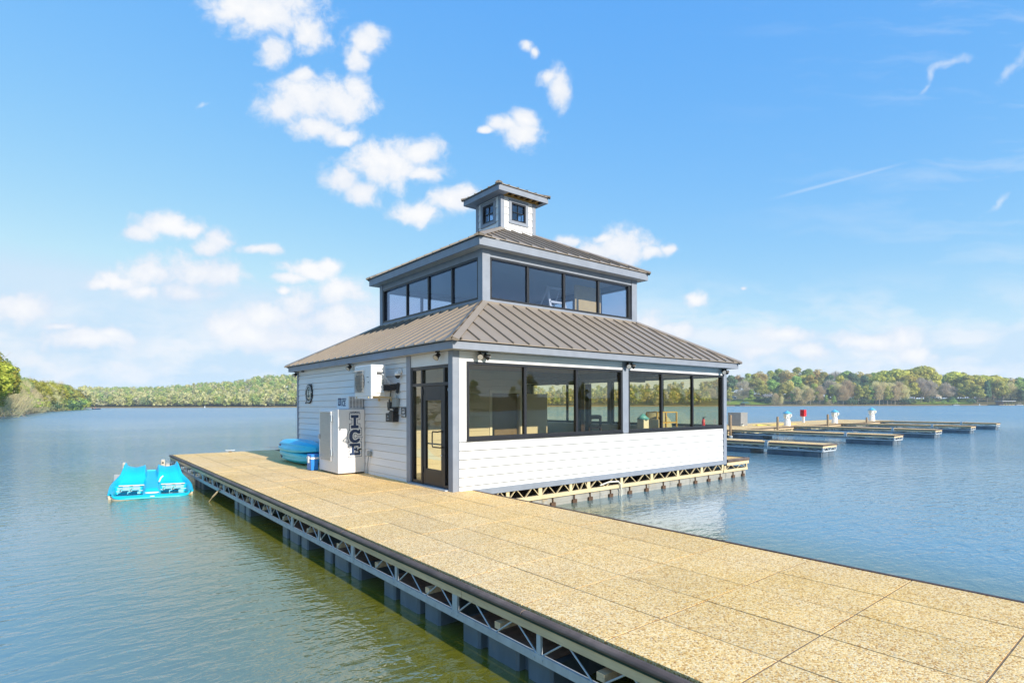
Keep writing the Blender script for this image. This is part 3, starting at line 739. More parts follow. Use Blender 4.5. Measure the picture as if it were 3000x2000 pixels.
La = vx[-1]-vx[0]
truss(pf, (vx[0], .02), (vx[-1], .02), .205, .468, [(x-vx[0])/La for x in vx], wide=(.11,.09), n=4, chord=(.04,.09), m='cream_steel', flat=(.035,.014))
truss(pf, (10.0, .02), (PX1, .02), .205, .409, [0,.08,.96], wide=(.06,.06), n=4, chord=(.04,.08), m='cream_steel', rod=.018)
truss(pf, (PX1, .06), (PX1, 10.2), .205, .409, [i/8 for i in range(9)], wide=(.05,.05), n=4, chord=(.04,.08), m='steel', rod=.018)
x = XR+.05; pont = None
while x < 11.2:
    w = min(.97, PX1-.02-x)
    f = MB(); f.box((x+.006,.06,-.3),(x+w-.006,1.6,.203)); f.box((x+.03,.05,.06),(x+w-.03,.059,.15)); f.build('pontoon', M['pontoon'], pf, .02); x += .97
f = MB(); f.box((XR+.06,1.7,-.3),(11.3,10.1,.2)); f.build('inner_pontoons', M['black'], pf)
for x in [.75,1.12,1.72,2.1,2.75,3.45,4.0,4.75,5.5,6.2,6.95,7.7,8.5,9.2,9.85,10.6,11.2]:
    f = MB(); f.box((x-.07,.005,-.04),(x+.07,.05,.085)); f.box((x-.012,.018,.091),(x+.012,.04,.2)); f.build('pontoon_bracket', M['rust'], pf)
f = MB(); f.tube([(4.3,-.02,.34),(4.6,-.04,.40),(4.95,-.05,.385),(5.05,-.05,.30),(5.1,-.03,.12),(5.08,-.03,-.1)], .02, 8); tag(f.build('water_hose', M['offwhite'], None), 'pale hose looping out of the cream truss under the boathouse', 'hose')

# right-hand marina
md = thing('marina_dock', 'far long tan floating dock that carries the finger piers and white power pedestals', 'dock', (38, 14, 0))
f = MB(); panels(f, [11.8+1.45*k for k in range(0,36)], [11.4,13.26,15.1,16.95], .46, .56); f.build('deck_panels', M['deck'], md)
f = MB(); f.box((11.8,11.33,.45),(62.4,11.398,.555)); f.box((11.8,16.952,.45),(62.4,17.02,.555)); f.box((62.4,11.4,.45),(62.47,16.95,.555)); f.build('bumper_rail', M['bumper'], md, .01)
f = MB(); f.box((11.8,11.37,.36),(62.3,11.4,.449)); f.build('timber_fascia', M['timber'], md)
truss(md, (11.9,11.41),(62.2,11.41), .18, .36, [i/42 for i in range(43)], m='cream_steel', rod=.03, n=4)
f = MB(); x = 12.2
while x < 61: f.box((x,11.6,-.3),(x+2.2,16.8,.178)); x += 3.0
f.build('floats', M['tub'], md)
tag(md, kind=None)
# finger piers: one, then copies
def finger_pier():
    W_, L_ = 1.5, 10.35
    r = thing('finger_pier', '', 'pier', (0,0,0), 'finger piers along the marina dock')
    f = MB(); panels(f, [.06, W_-.06], [.06+1.28*k for k in range(0,9)], .45, .55); f.build('deck_panels', M['deck'], r)
    f = MB()
    for s, x in ((-1,.05),(1,W_-.05)):
        for a, b_ in ((.0,2.42),(2.62,L_)): f.prism([(x+s*px2, .505+pz) for px2, pz in [(-.03,.045),(.0,.05),(.04,.04),(.052,.01),(.045,-.012),(-.03,-.014)]], a, b_, 'y')
    f.prism([(.05-px2, .505+pz) for px2, pz in [(-.03,.045),(.0,.05),(.04,.04),(.052,.01),(.045,-.012),(-.03,-.014)]], .04, W_-.04, 'x')
    f.build('bumper_rail', M['bumper'], r)
    f = MB(); f.box((.03,.03,.405),(.07,L_,.489)); f.box((W_-.07,.03,.405),(W_-.03,L_,.489)); f.box((.071,.03,.405),(W_-.071,.07,.489)); f.build('timber_fascia', M['timber'], r)
    P = [.0,.10,.23,.36,.49,.62,.75,.88,1]
    truss(r, (.05,.05),(.05,L_), .232, .404, P, wide=(.05,.05), n=2, chord=(.04,.06), rod=.03)
    truss(r, (W_-.05,.05),(W_-.05,L_), .232, .404, P, wide=(.05,.05), n=2, chord=(.04,.06), rod=.03)
    truss(r, (.09,.05),(W_-.09,.05), .232, .404, [0,1], wide=(.05,.05), n=4, chord=(.04,.06), rod=.03)
    for a, b_ in ((.12,2.5),(7.6,9.9)):
        f = MB(); f.box((.1,a,-.4),(W_-.1,b_,.230))
        for k in range(4): f.box((.085,a+.1+k*(b_-a-.25)/3.2,-.3),(.099,a+.42+k*(b_-a-.25)/3.2,.215))
        for k in range(2): f.box((.2+k*.65,a-.015,-.3),(.62+k*.65,a-.001,.215))
        f.build('float', M['tub'], r, .02)
    for x in (.0, W_):
        f = MB(); f.box((x-.05,2.44,.36),(x+.05,2.60,.56)); f.box((x-.02,2.46,.561),(x+.02,2.58,.62)); f.tube([(x,2.36,.63),(x,2.68,.63)], .02); f.build('cleat_bracket', M['steel'], r)
    f = MB(); f.box((.1,.1,.425),(W_-.1,L_,.449)); f.build('deck_underside', M['underside'], r)
    return r
fp = finger_pier()
spots = [(19.72,1.02),(30.15,1.5),(39.7,2.0),(48.9,2.05),(58.6,2.3)]
words = ['nearest finger pier, just past the right corner of the boathouse', 'second finger pier out from the boathouse, ending beyond the nearest one', 'middle finger pier of the five', 'second finger pier from the far end of the marina', 'farthest finger pier, at the outer end of the marina']
for i, (x, y) in enumerate(spots):
    if i == 0: fp.location = (x,y,0); fp['label'] = words[0]
    else: copy_tree(fp, (x,y,.02), 0, 1, words[i])
f = MB(); f.box((.1,3.35,-.3),(1.4,6.9,.230)); f.build('float', M['tub'], fp, .02)
# mooring piles
def pile():
    r = thing('mooring_pile', '', 'pile', (0,0,0), 'steel mooring piles of the marina')
    f = MB(); f.lathe([(.085,-1),(.085,1.98),(.06,2.0)], n=14); f.build('shaft', M['pile'], r)
    f = MB(); f.lathe([(.13,.10),(.13,.50),(.15,.52),(.15,.56),(.10,.57)], n=14); f.build('collar', M['steel'], r); return r
pl = pile()
for i, (px, tip, lab) in enumerate([(2140,1215,'rusty mooring pile beside the steel cabinet, closest to the boathouse'),(2278,1220,'rusty mooring pile left of the nearest white power pedestal'),(2425,1213,'rusty mooring pile between the red cabinet and the middle pedestal'),(2539,1222,'short rusty mooring pile just left of the farthest pedestal')]):
    x, dd = col_y(px, 11.15); zt = 2.35 + (hyp(px)-tip)/FPX*dd
    o = pl if i == 0 else copy_tree(pl, (0,0,0), 0, 1, lab)
    o.location = (x, 11.15, zt-2.0); o['label'] = lab
# power pedestals
def pedestal():
    r = thing('power_pedestal', '', 'pedestal', (0,0,0), 'white power pedestals on the marina dock')
    f = MB(); f.lathe([(.27,0),(.24,.45),(.20,.55),(.20,.62),(.29,.68),(.29,1.0)], n=8); f.build('column', M['white'], r, .01)
    f = MB(); f.lathe([(.36,1.0),(.35,1.03),(.05,1.20),(.015,1.25)], n=8); f.build('cap', M['capblue'], r)
    f = MB(); f.box((-.34,-.12,.76),(-.25,.12,.93)); f.box((-.12,-.34,.74),(.12,-.25,.95)); f.build('outlet_cover', M['offwhite'], r, .02)
    f = MB(); f.tube([(-.28,-.05,.8),(-.34,-.1,.6),(-.28,-.14,.45),(-.3,-.1,.62)], .03, 6); f.build('shore_cable', M['white'], r); return r
pd = pedestal()
for i, (x, y, s, lab) in enumerate([(39.6,11.85,1.0,'nearest white power pedestal with blue cap, left of the red cabinet'),(48.9,11.9,1.02,'middle white power pedestal with blue cap, right of the red cabinet'),(58.5,12.1,1.12,'farthest white power pedestal with blue cap, beside the shortest pile')]):
    o = pd if i == 0 else copy_tree(pd, (0,0,0), 0, 1, lab)
    o.location = (x,y,.562); o.scale = (s,s,s); o['label'] = lab
rc = thing('fire_cabinet', 'red fire cabinet on a white post at the back of the marina dock', 'cabinet', (49.4,14.9,.56))
f = MB(); f.box((49.3,14.8,.562),(49.5,15.0,1.14)); f.build('post', M['white'], rc)
f = MB(); f.box((49.17,14.70,1.141),(49.63,15.10,1.78)); f.build('box', M['red'], rc, .02)
f = MB(); f.box((49.155,14.78,1.22),(49.169,15.02,1.70)); f.build('door', mat('dark_red_enamel', (.38,.01,.015), .35), rc)
sc_ = thing('steel_cabinet', 'grey sheet-steel utility cabinet standing on the marina dock', 'cabinet', (36.7,14.6,.56))
f = MB(); f.box((36.7,14.2,.562),(37.75,15.35,1.62)); f.build('body', mat('dull_sheet_steel', (.33,.33,.33), .45, .1, 3, metal=.3), sc_, .01)
f = MB(); f.box((36.69,14.18,1.621),(37.77,15.37,1.65)); f.build('lid', M['stainless'], sc_)
f = MB(); f.box((36.78,14.185,.60),(36.98,14.199,.74)); f.build('vent', M['black'], sc_)
f = MB(); f.box((36.6,14.0,.562),(36.8,14.18,.66)); tag(f.build('dock_block', M['offwhite'], None, .02), 'small pale block at the foot of the steel cabinet', 'block')
f = MB(); f.tube([(38.0,13.9,.59),(39,13.6,.6),(40.0,13.9,.585),(41.2,13.4,.585),(42.6,13.5,.585),(44.2,13.2,.585)], .03, 8); f.tube([(38.0,13.5,.585),(39.3,13.3,.6),(40.3,13.5,.585),(38.8,13.8,.64),(38.1,13.6,.65)], .03, 8)
tag(f.build('hose', M['hose'], None), 'yellow water hose lying on the marina dock by the steel cabinet', 'hose')

# ================================================================== THINGS ON THE LEFT WALL AND DOCK
ice = thing('ice_freezer', 'white outdoor ice freezer with steel door and navy ICE lettering', 'freezer', (-.36, 4.87, .6))
X0, X1, Y0, Y1, Z0, Z1 = -.725, -.02, 4.13, 5.44, .635, 2.245
f = MB(); f.box((X0,Y0,Z0),(X1,Y1,Z1)); f.build('body', M['icewhite'], ice, .012)
f = MB(); f.box((X0+.04,Y0+.05,.602),(X1-.02,Y1-.05,.634)); f.build('plinth', M['black'], ice)
f = MB(); f.box((X0-.028,4.54,.93),(X0-.002,5.30,2.16)); dr = f.build('door', M['stainless'], ice, .006)
f = MB(); f.box((X0-.034,4.52,.92),(X0-.003,4.565,2.17)); f.build('door_edge', M['icewhite'], dr)
f = MB(); f.box((X0-.05,4.50,2.165),(X0-.002,5.32,2.185)); f.build('drip_rail', M['icewhite'], ice)
for z in (1.05, 1.93):
    f = MB(); f.box((X0-.045,4.475,z),(X0-.003,4.54,z+.16)); f.build('hinge', M['steel'], ice, .005)
f = MB(); f.box((X0-.06,5.305,1.46),(X0-.003,5.36,1.58)); f.build('latch', M['steel'], ice, .008)
cu2 = MB(); cu2.box((-.42,4.21,2.25),(-.03,4.99,2.575)); comp = cu2.build('compressor_unit', M['icewhite'], ice, .01)
f = MB(); f.box((-.405,4.202,2.275),(-.055,4.209,2.55)); f.build('grille_recess', M['black'], comp)
f = MB()
for k in range(9): f.box((-.405,4.19,2.28+k*.031),(-.055,4.201,2.293+k*.031))
for k in range(5): f.box((-.41+k*.086,4.186,2.27),(-.398+k*.086,4.1895,2.555))
f.build('grille', M['icewhite'], comp)
# lettering on the -Y face (reader looks along +Y): x -> +X
def rects_I(w, h, s):
    b_ = h*.24; t = w*.36; return [[(-w/2,0),(w/2,0),(w/2,b_),(t/2,b_),(t/2,h-b_),(w/2,h-b_),(w/2,h),(-w/2,h),(-w/2,h-b_),(-t/2,h-b_),(-t/2,b_),(-w/2,b_)]]
def shape_C(w, h):
    o = []; x, y = w/2, h/2
    outer = [(x,.17*h),(x,.5*h),(.72*x,.5*h),(.66*x,.42*h),(.3*x,.5*h),(-.3*x,.5*h),(-.8*x,.36*h),(-x,.16*h),(-x,-.16*h),(-.8*x,-.36*h),(-.3*x,-.5*h),(.35*x,-.5*h),(.82*x,-.38*h),(x,-.16*h),
             (.52*x,-.16*h),(.36*x,-.24*h),(.05*x,-.28*h),(-.22*x,-.24*h),(-.38*x,-.1*h),(-.38*x,.1*h),(-.22*x,.24*h),(.05*x,.28*h),(.36*x,.24*h),(.52*x,.17*h)]
    return [[(a, b_+y) for a, b_ in outer]]
def shape_E(w, h):
    x = w/2
    return [[(-x,0),(x,0),(x,.34*h),(.62*x,.34*h),(.62*x,.22*h),(-.1*x,.22*h),(-.1*x,.40*h),(.12*x,.40*h),(.12*x,.34*h),(.46*x,.34*h),(.46*x,.66*h),(.12*x,.66*h),(.12*x,.60*h),(-.1*x,.60*h),(-.1*x,.78*h),(.62*x,.78*h),(.62*x,.66*h),(x,.66*h),(x,h),(-x,h),(-x,.78*h),(-.62*x,.78*h),(-.62*x,.22*h),(-x,.22*h)]]
l1, l2, l3 = MB(), MB(), MB()
for i, (sh_, w, h, zc) in enumerate([(rects_I, .21, .345, 1.755), (shape_C, .30, .345, 1.385), (shape_E, .29, .30, 1.075)]):
    s = sh_(w, h, 0) if sh_ is rects_I else sh_(w, h)
    o = (-.29, Y0, zc)
    place(l1, curve_verts(s, .042), o, (1,0,0), .0015+i*.0005); place(l2, curve_verts(s, .029), o, (1,0,0), .0040+i*.0005); place(l3, curve_verts(s, -.003), o, (1,0,0), .0065+i*.0003)
l1.build('letter_outline', M['navy'], ice); l2.build('letter_border', M['white'], ice); l3.build('letters', M['navy'], ice)
t = MB(); place(t, text_verts('HARMAN', .062, .0012), (-.29, Y0, 2.165), (1,0,0), .002); t.build('maker_lettering', M['navy'], ice)
t = MB(); place(t, text_verts('HARMAN', .072, .001), (-.42, 4.53, 2.50), (0,-1,0), .002, 1.2); place(t, text_verts('ICE', .20, .006), (-.42, 4.53, 2.385), (0,-1,0), .002, .95)
t.box((-.4225,4.71,2.33),(-.4206,4.89,2.53)); t.build('unit_lettering', M['navy'], comp)
t = MB()
for a in range(6):
    t.bar((-.4235,4.80-.07*cos(a*pi/6),2.43-.07*sin(a*pi/6)),(-.4235,4.80+.07*cos(a*pi/6),2.43+.07*sin(a*pi/6)),.012,.002)
t.build('snowflake_mark', M['white'], comp)

co = thing('cooler', 'blue drink cooler with a white band beside the ice freezer', 'cooler', (-.77,5.6,.6))
f = MB(); f.box((-.91,5.53,.602),(-.71,5.86,.90)); f.build('body', M['coolerblue'], co, .02)
f = MB(); f.box((-.918,5.52,.901),(-.702,5.87,.955)); f.build('band', M['white'], co, .01)
f = MB(); f.box((-.91,5.53,.956),(-.71,5.86,1.03)); f.build('lid', M['coolerblue'], co, .02)
f = MB(); f.box((-.945,5.63,.80),(-.919,5.74,.98)); f.build('latch', M['white'], co, .008)

def kayak_mesh(L=2.9, W_=.80, H=.34):
    # sit-on-top hull, keel upward
    n, m = 44, 26; vs = []; fs = []
    for i in range(n+1):
        t = -1 + 2*i/n; e = max(0.0, 1-abs(t)**2.6); w = W_/2*e**.62; rock = .05*abs(t)**3
        hh = H*(.30+.70*e**.5)
        for j in range(m+1):
            a = pi*j/m
            x = -cos(a); sx_ = (abs(x)**.62)*(1 if x > 0 else -1); zz = max(0.0, sin(a))**.75
            ch_ = .075*max(0, 1-abs((abs(x)-.55)/.12))*max(0, 1-abs(t)**4)    # chine channels
            zch = .035*max(0, 1-abs((zz-.5)/.16))
            vs.append(((sx_*(w - zch*e)), t*L/2, zz*hh - ch_*zz + rock))
    for i in range(n):
        for j in range(m):
            a = i*(m+1)+j; fs.append((a, a+1, a+m+2, a+m+1))
    for i in range(n): fs.append((i*(m+1), (i+1)*(m+1), (i+1)*(m+1)+m, i*(m+1)+m))
    return vs, fs
for i, (z, up_, lab, xx) in enumerate([(.98, 1, 'upper blue kayak, lying keel up on another kayak behind the ice freezer', -.50), (.965, -1, 'lower blue kayak, on the dock deck under another kayak', -.46)]):
    k = thing('kayak', lab, 'kayak', (xx,7.75,z), 'blue kayaks stacked by the wall'); vs, fs = kayak_mesh()
    f = MB(); f.add([(a+xx, b_+7.75, c*up_+z) for a, b_, c in vs], fs, True); f.build('hull', M['blue'], k)
    f = MB()
    for s in (-1, 1):
        f.tube([(xx+s*.30,7.75-1.0,z+up_*.07),(xx+s*.375,7.75-.5,z+up_*.05),(xx+s*.40,7.75,z+up_*.05),(xx+s*.375,7.75+.5,z+up_*.05),(xx+s*.30,7.75+1.0,z+up_*.07)], .012, 6)
    f.build('gunwale_trim', M['cyan'], k)
    f = MB(); f.box((xx-.33,8.35,z+up_*.16-.02),(xx-.30,8.6,z+up_*.16+.02)); f.lathe([(.03,0),(.03,.03)], (xx-.425,8.2,z+up_*.17), 10, 'x'); f.build('scupper_plug', M['navy'], k)

# air-conditioner
ac = thing('air_conditioner', 'white outdoor air-conditioning unit on wall brackets above the ice freezer', 'air conditioner', (-.42,2.95,2.53))
f = MB(); f.box((-.60,2.49,2.545),(-.24,3.41,3.275)); f.build('casing', M['icewhite'], ac, .02)
f = MB(); f.lathe([(.255,-.612),(.255,-.601)], (0,3.10,2.90), 32, 'x'); f.build('fan_opening', M['dkgrey'], ac)
f = MB()
for k in range(15): f.box((-.634,2.86+k*.034,2.64),(-.628,2.868+k*.034,3.16))
for k in range(7): f.box((-.6275,2.85,2.66+k*.08),(-.621,3.35,2.668+k*.08))
f.build('fan_guard', M['stainless'], ac)
f = MB()
for k in range(4):
    a = k*pi/2+.4; f.bar((-.606-.012,3.10,2.90),(-.618,3.10+.22*cos(a),2.90+.22*sin(a)),.10,.006,up=(1,0,0))
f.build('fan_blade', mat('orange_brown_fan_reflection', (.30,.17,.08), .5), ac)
f = MB(); f.box((-.606,2.62,2.98),(-.6005,2.72,3.0)); f.box((-.606,2.62,2.86),(-.6005,2.66,2.89)); f.build('badge', M['grey'], ac)
f = MB(); f.box((-.47,2.462,2.62),(-.285,2.489,3.03)); f.build('service_cover', M['icewhite'], ac, .01)
f = MB(); f.box((-.46,2.478,3.05),(-.30,2.489,3.11)); f.build('grip_recess', M['dkgrey'], ac)
f = MB(); f.box((-.36,2.456,2.82),(-.30,2.4605,2.94)); f.build('data_label', M['grey'], ac)
for y in (2.62, 3.28):
    f = MB(); f.box((-.62,y-.02,2.505),(-.02,y+.02,2.543)); f.box((-.05,y-.02,2.44),(-.018,y+.02,2.504)); f.build('wall_bracket', M['cream_steel'], ac)
f = MB(); f.box((-.60,2.5,2.5),(-.56,3.4,2.5445)); f.build('drain_pan_edge', M['icewhite'], ac)
f = MB(); f.tube([(-.36,2.44,3.07),(-.31,2.40,3.02),(-.06,2.36,2.66),(-.045,2.36,2.52),(-.04,2.36,2.40)], .012, 8); tag(f.build('conduit', M['steel'], None), 'thin grey electrical conduit looping from the air conditioner to the wall', 'conduit')
f = MB()
for dz, dy in ((0,0),(.05,.02),(.10,0)):
    f.tube([(-.30,2.47,2.70+dz),(-.22,2.38,2.69+dz),(-.10,2.30,2.71+dz),(-.035,2.28,2.76+dz*.6),(.0,2.28,2.80)], .026, 8)
f.tube([(-.06,2.275,2.62),(-.04,2.27,2.76),(-.03,2.27,2.86)], .035, 8)
tag(f.build('insulated_pipes', M['black'], None), 'bundle of black insulated pipes running from the air conditioner into the wall', 'pipes')
# life ring emblem
em = thing('ring_emblem', 'round black wall emblem with a pale centre, hung on the white wall', 'emblem', (-.03,8.23,2.70))
f = MB(); f.lathe([(.19,-.045),(.30,-.045),(.305,-.02),(.19,-.02)], (0,8.23,2.70), 40, 'x', cap=False); f.build('ring', M['black'], em)
f = MB(); f.lathe([(.001,-.035),(.191,-.035),(.191,-.02)], (0,8.23,2.70), 32, 'x'); f.build('centre', M['offwhite'], em)
f = MB()
for k in range(26):
    a = 2*pi*k/26+.05
    if k % 13 in (0, 1): continue
    c = V((-.047, 8.23+.247*cos(a), 2.70+.247*sin(a))); tdir = V((0,-sin(a),cos(a))); rdir = V((0,cos(a),sin(a)))
    f.bar(c-rdir*.027, c+rdir*.027, .018 if k % 3 else .03, .003, up=(1,0,0))
f.build('ring_marks', M['white'], em)
f = MB()
f.tube([(-.039,8.23,2.79),(-.039,8.23,2.60)], .010, 6); f.tube([(-.039,8.32,2.66),(-.039,8.27,2.605),(-.039,8.23,2.595),(-.039,8.19,2.605),(-.039,8.14,2.66)], .010, 6); f.tube([(-.039,8.28,2.755),(-.039,8.18,2.755)], .008, 6)
f.prism([(8.23+.09*cos(a), 2.80+.05*sin(a)) for a in [pi*i/8 for i in range(9)]], -.041, -.036, 'x'); f.build('anchor_mark', M['dkgrey'], em)
f = MB(); f.tube([(-.03,7.96,2.86),(-.05,7.93,2.95),(-.05,7.97,3.0),(-.03,8.02,2.96)], .016, 8); f.tube([(-.03,8.48,2.46),(-.05,8.50,2.40),(-.03,8.44,2.41)], .014, 8); f.build('rope_loop', M['black'], em)
# security camera
scam = thing('security_camera', 'small white dome security camera under the eave beside the entrance', 'camera', (-.04,2.16,3.1))
f = MB(); f.lathe([(.055,-.055),(.06,-.02)], (0,2.16,3.12), 16, 'x'); f.lathe([(.065,3.10),(.07,3.06),(.07,3.02)], (-.10,2.16,0), 16); f.tube([(-.04,2.16,3.12),(-.10,2.16,3.11)], .035, 10); f.build('housing', M['white'], scam)
f = MB(); f.lathe([(.062,3.019),(.055,2.98),(.03,2.955),(.005,2.95)], (-.10,2.16,0), 16); f.build('dome', M['black'], scam)
# boxes and signs
f = MB(); f.box((-.10,2.46,2.30),(-.022,2.24,2.50)); f.box((-.11,2.47,2.49),(-.022,2.23,2.51)); tag(f.build('electrical_box', M['grey'], None, .01), 'grey electrical box on the white wall above the black letter box', 'electrical box')
f = MB(); f.box((-.09,2.72,2.30),(-.022,2.60,2.42)); f.lathe([(.05,2.22),(.055,2.30)], (-.055,2.66,0), 12); f.tube([(-.06,2.66,2.42),(-.06,2.66,2.47)], .02, 8); f.tube([(-.05,2.66,2.44),(-.04,2.64,2.62),(-.03,2.62,2.75)], .014, 8); f.tube([(-.05,2.6,2.40),(-.05,2.54,2.27),(-.05,2.47,2.34)], .014, 8)
tag(f.build('power_plug', M['dkgrey'], None), 'dark weatherproof plug hanging on its cable under the air conditioner', 'plug')
mbx = thing('letter_box', 'black drop box with a sloped top on the wall beside the entrance', 'letter box', (-.1,2.4,1.95))
f = MB(); f.box((-.19,2.28,1.955),(-.022,2.60,2.16)); f.build('body', M['black'], mbx, .008)
f = MB(); f.prism([(-.19,2.161),(-.022,2.161),(-.022,2.31),(-.08,2.31)], 2.28, 2.46, 'y'); f.build('hood', M['black'], mbx, .006)
f = MB(); f.bar((-.152,2.30,2.235),(-.152,2.44,2.235),.06,.004,up=(.8,0,.6)); f.build('flap', M['steel'], mbx)
f = MB(); f.tube([(-.192,2.52,2.06),(-.192,2.47,2.10),(-.192,2.43,2.06)], .007, 6); place(f, text_verts('Marina', .045), (-.19,2.475,2.015), (0,-1,0), .0015); f.build('wave_mark', M['steel'], mbx)
sg = thing('shop_sign', 'small dark sign reading SHIP STORE beside the entrance', 'sign', (-.03,2.02,2.18))
f = MB(); f.box((-.034,1.915,2.07),(-.022,2.135,2.29)); f.build('plate', M['dkgrey'], sg)
f = MB(); place(f, text_verts('SHIP', .070, .0016), (-.034,2.025,2.178), (0,-1,0), .002); place(f, text_verts('STORE', .064, .0016), (-.034,2.025,2.108), (0,-1,0), .002)
f.tube([(-.036,2.085,2.225),(-.036,2.06,2.25),(-.036,2.025,2.262),(-.036,1.99,2.25),(-.036,1.97,2.225)], .006, 6); f.tube([(-.036,2.0,2.225),(-.036,1.965,2.235)], .005, 6); f.build('lettering', M['white'], sg)
ou = thing('outdoor_socket', 'grey covered socket low on the wall beside the ice freezer', 'socket', (-.03,3.8,1.12))
f = MB(); f.box((-.075,3.71,1.06),(-.022,3.88,1.19)); f.build('cover', M['grey'], ou, .01)
f = MB(); f.tube([(-.05,3.84,1.06),(-.06,3.86,.9),(-.05,3.92,.8),(-.04,3.95,.62)], .012, 8); f.build('cable', M['grey'], ou)
# floodlights
def spot(par, base, aim):
    b0 = V(base); a = V(aim).normalized()
    f = MB(); f.tube([b0, b0+V((0,0,-.05)), b0+V((0,0,-.06))+a*.03], .016, 8); c = b0+V((0,0,-.09))
    f.tube([c-a*.05, c-a*.045, c+a*.03, c+a*.075, c+a*.08], lambda t: [.03,.045,.05,.068,.068][min(4,int(t*4.01))], 14)
    h_ = f.build('lamp_head', M['black'], par)
    f = MB(); f.tube([c+a*.081, c+a*.085], .058, 14); f.build('lens', M['stainless'], h_)
for x, y, lab in [(-.10,9.28,'black eave floodlight at the far end of the left wall'),(-.10,4.89,'black eave floodlight just behind the air conditioner'),(-.10,.42,'black eave floodlight above the entrance door')]:
    r = thing('floodlight', lab, 'floodlight', (x,y,ZE), 'floodlights under the eaves'); spot(r, (x,y,ZE+.003), (-.75,-.25,-.6))
    f = MB(); f.lathe([(.05,ZE-.025),(.055,ZE+.003)], (x,y,0), 14); f.build('base', M['black'], r)
for x, y, lab in [(.66,-.10,'twin-headed black floodlight under the front eave at the near corner'),(5.35,-.10,'twin-headed black floodlight under the front eave at the middle post'),(9.87,-.10,'twin-headed black floodlight under the front eave at the far right corner')]:
    r = thing('floodlight', lab, 'floodlight', (x,y,ZE), 'floodlights under the eaves'); spot(r, (x-.06,y,ZE+.003), (-.5,-.75,-.45)); spot(r, (x+.08,y,ZE+.003), (.85,-.35,-.4))
    f = MB(); f.box((x-.09,y-.04,ZE-.022),(x+.11,y+.04,ZE+.003)); f.build('base', M['black'], r)
f = MB(); f.box((-.14,8.55,ZE-.05),(-.06,8.63,ZE+.003)); tag(f.build('eave_sensor', M['dkgrey'], None, .01), 'tiny dark sensor under the left eave near its far end', 'sensor')

# ================================================================== PEDAL BOAT AND BEIGE FLOAT
def sm(a, b_, x):
    t = min(1, max(0, (x-a)/(b_-a))); return t*t*(3-2*t)
pbp = colxy(443, 15.35, -.05); ang = atan2(RT.y, RT.x)
pb = thing('pedal_boat', 'cyan two-seat pedal boat moored on the water beside the far end of the dock', 'pedal boat', tuple(pbp))
pb.rotation_euler = (radians(10.0), radians(1.5), ang + radians(33)); ROOT[pb.name] = (0,0,0)
LB, WB = 2.5, 1.84
def outline(v):      # half width along the length v: 0 bow .. 1 stern
    return WB/2*(.99 - .24*sm(.30, 1, v) - .06*(1-sm(0, .10, v)))
def boat_z(u, v):
    a = abs(u)
    z = .30 + .03*(1-v)
    well = sm(.20,.27,a)*(1-sm(.84,.91,a)) * sm(.06,.10,v)*(1-sm(.37,.42,v)); z -= .27*well
    seat = sm(.15,.23,a)*(1-sm(.86,.93,a)); sv = sm(.42,.47,v)*(1-sm(.93,.97,v))
    z -= seat*sv*.10*(1-sm(.55,.75,v))
    back = sm(.47,.88,v)*(1-sm(.93,1.0,v)); hump = seat
    z += .21*back*(sm(.13,.25,a)*(1-sm(.90,.985,a))) - .05*back*math.exp(-((a-.54)/.2)**2)
    z += .10*back*math.exp(-((a-.88)/.055)**2) + .05*back*math.exp(-((a-.2)/.05)**2)
    z += .07*(1-sm(.14,.19,a))*sm(.12,.2,v)*(1-sm(.38,.44,v))                       # hatch between the footwells
    z += .05*sm(.92,.97,a)*(1-sm(.985,1,a))
    z -= .04*(1-sm(.0,.05,v))
    return z
nu, nv = 96, 84; vs = []; fs = []
for i in range(nv+1):
    v = i/nv; w = outline(v)
    for j in range(nu+1):
        u = -1+2*j/nu
        e = .5*(.16**2) ; x = u*w
        y = (v-.5)*LB; 
        # rounded corners
        cr_ = .30; dx = max(0, abs(x)-(w-cr_)); 
        if v < .5: y = max(y, -LB/2 + (cr_ - sqrt(max(0, cr_**2-dx**2)))*.9)
        else: y = min(y, LB/2 - (cr_ - sqrt(max(0, cr_**2-dx**2)))*.6)
        vs.append((x, y, boat_z(u, v)))
for i in range(nv):
    for j in range(nu):
        a = i*(nu+1)+j; fs.append((a, a+1, a+nu+2, a+nu+1))
f = MB(); f.add(vs, fs, True); hull = f.build('hull_deck', M['cyan'], pb, off=(0,0,0))
edge = [i*(nu+1) for i in range(nv)] + [nv*(nu+1)+j for j in range(nu)] + [i*(nu+1)+nu for i in range(nv,0,-1)] + [j for j in range(nu,0,-1)]
f = MB(); top = [vs[i] for i in edge]; n = len(top)
f.add([(x*1.012, y*1.012, z+.004) for x,y,z in top]+[(x*1.012, y*1.012, z-.05) for x,y,z in top]+[(x*.93, y*.92, -.34) for x,y,z in top], [(i,(i+1) % n,(i+1) % n+n,i+n) for i in range(n)]+[(i+n,(i+1) % n+n,(i+1) % n+2*n,i+2*n) for i in range(n)], True); f.build('hull_side', M['beige'], pb, off=(0,0,0))
f = MB(); f.tube([vs[i] for i in edge[::2]]+[vs[edge[0]]], .028, 8); f.build('rim', M['cyan'], hull, off=(0,0,0))
for s in (-1, 1):
    f = MB(); cx_ = s*.47
    f.tube([(cx_-.30,-.52,.26),(cx_+.32,-.52,.26)], .016, 8)
    for q in (-.22,.0): f.tube([(cx_+q,-.52,.26),(cx_+q+.02,-.60,.36),(cx_+q+.14,-.60,.37)], .022, 8); f.box((cx_+q+.06,-.66,.33),(cx_+q+.2,-.54,.40))
    f.build('pedals', mat('pale_blue_pedal', (.35,.55,.60), .4), pb, off=(0,0,0))
    f = MB(); f.tube([(cx_-.26,-.25,.325),(cx_+.30,-.25,.325)], .018, 6); f.build('well_edge', M['beige'], pb, off=(0,0,0))
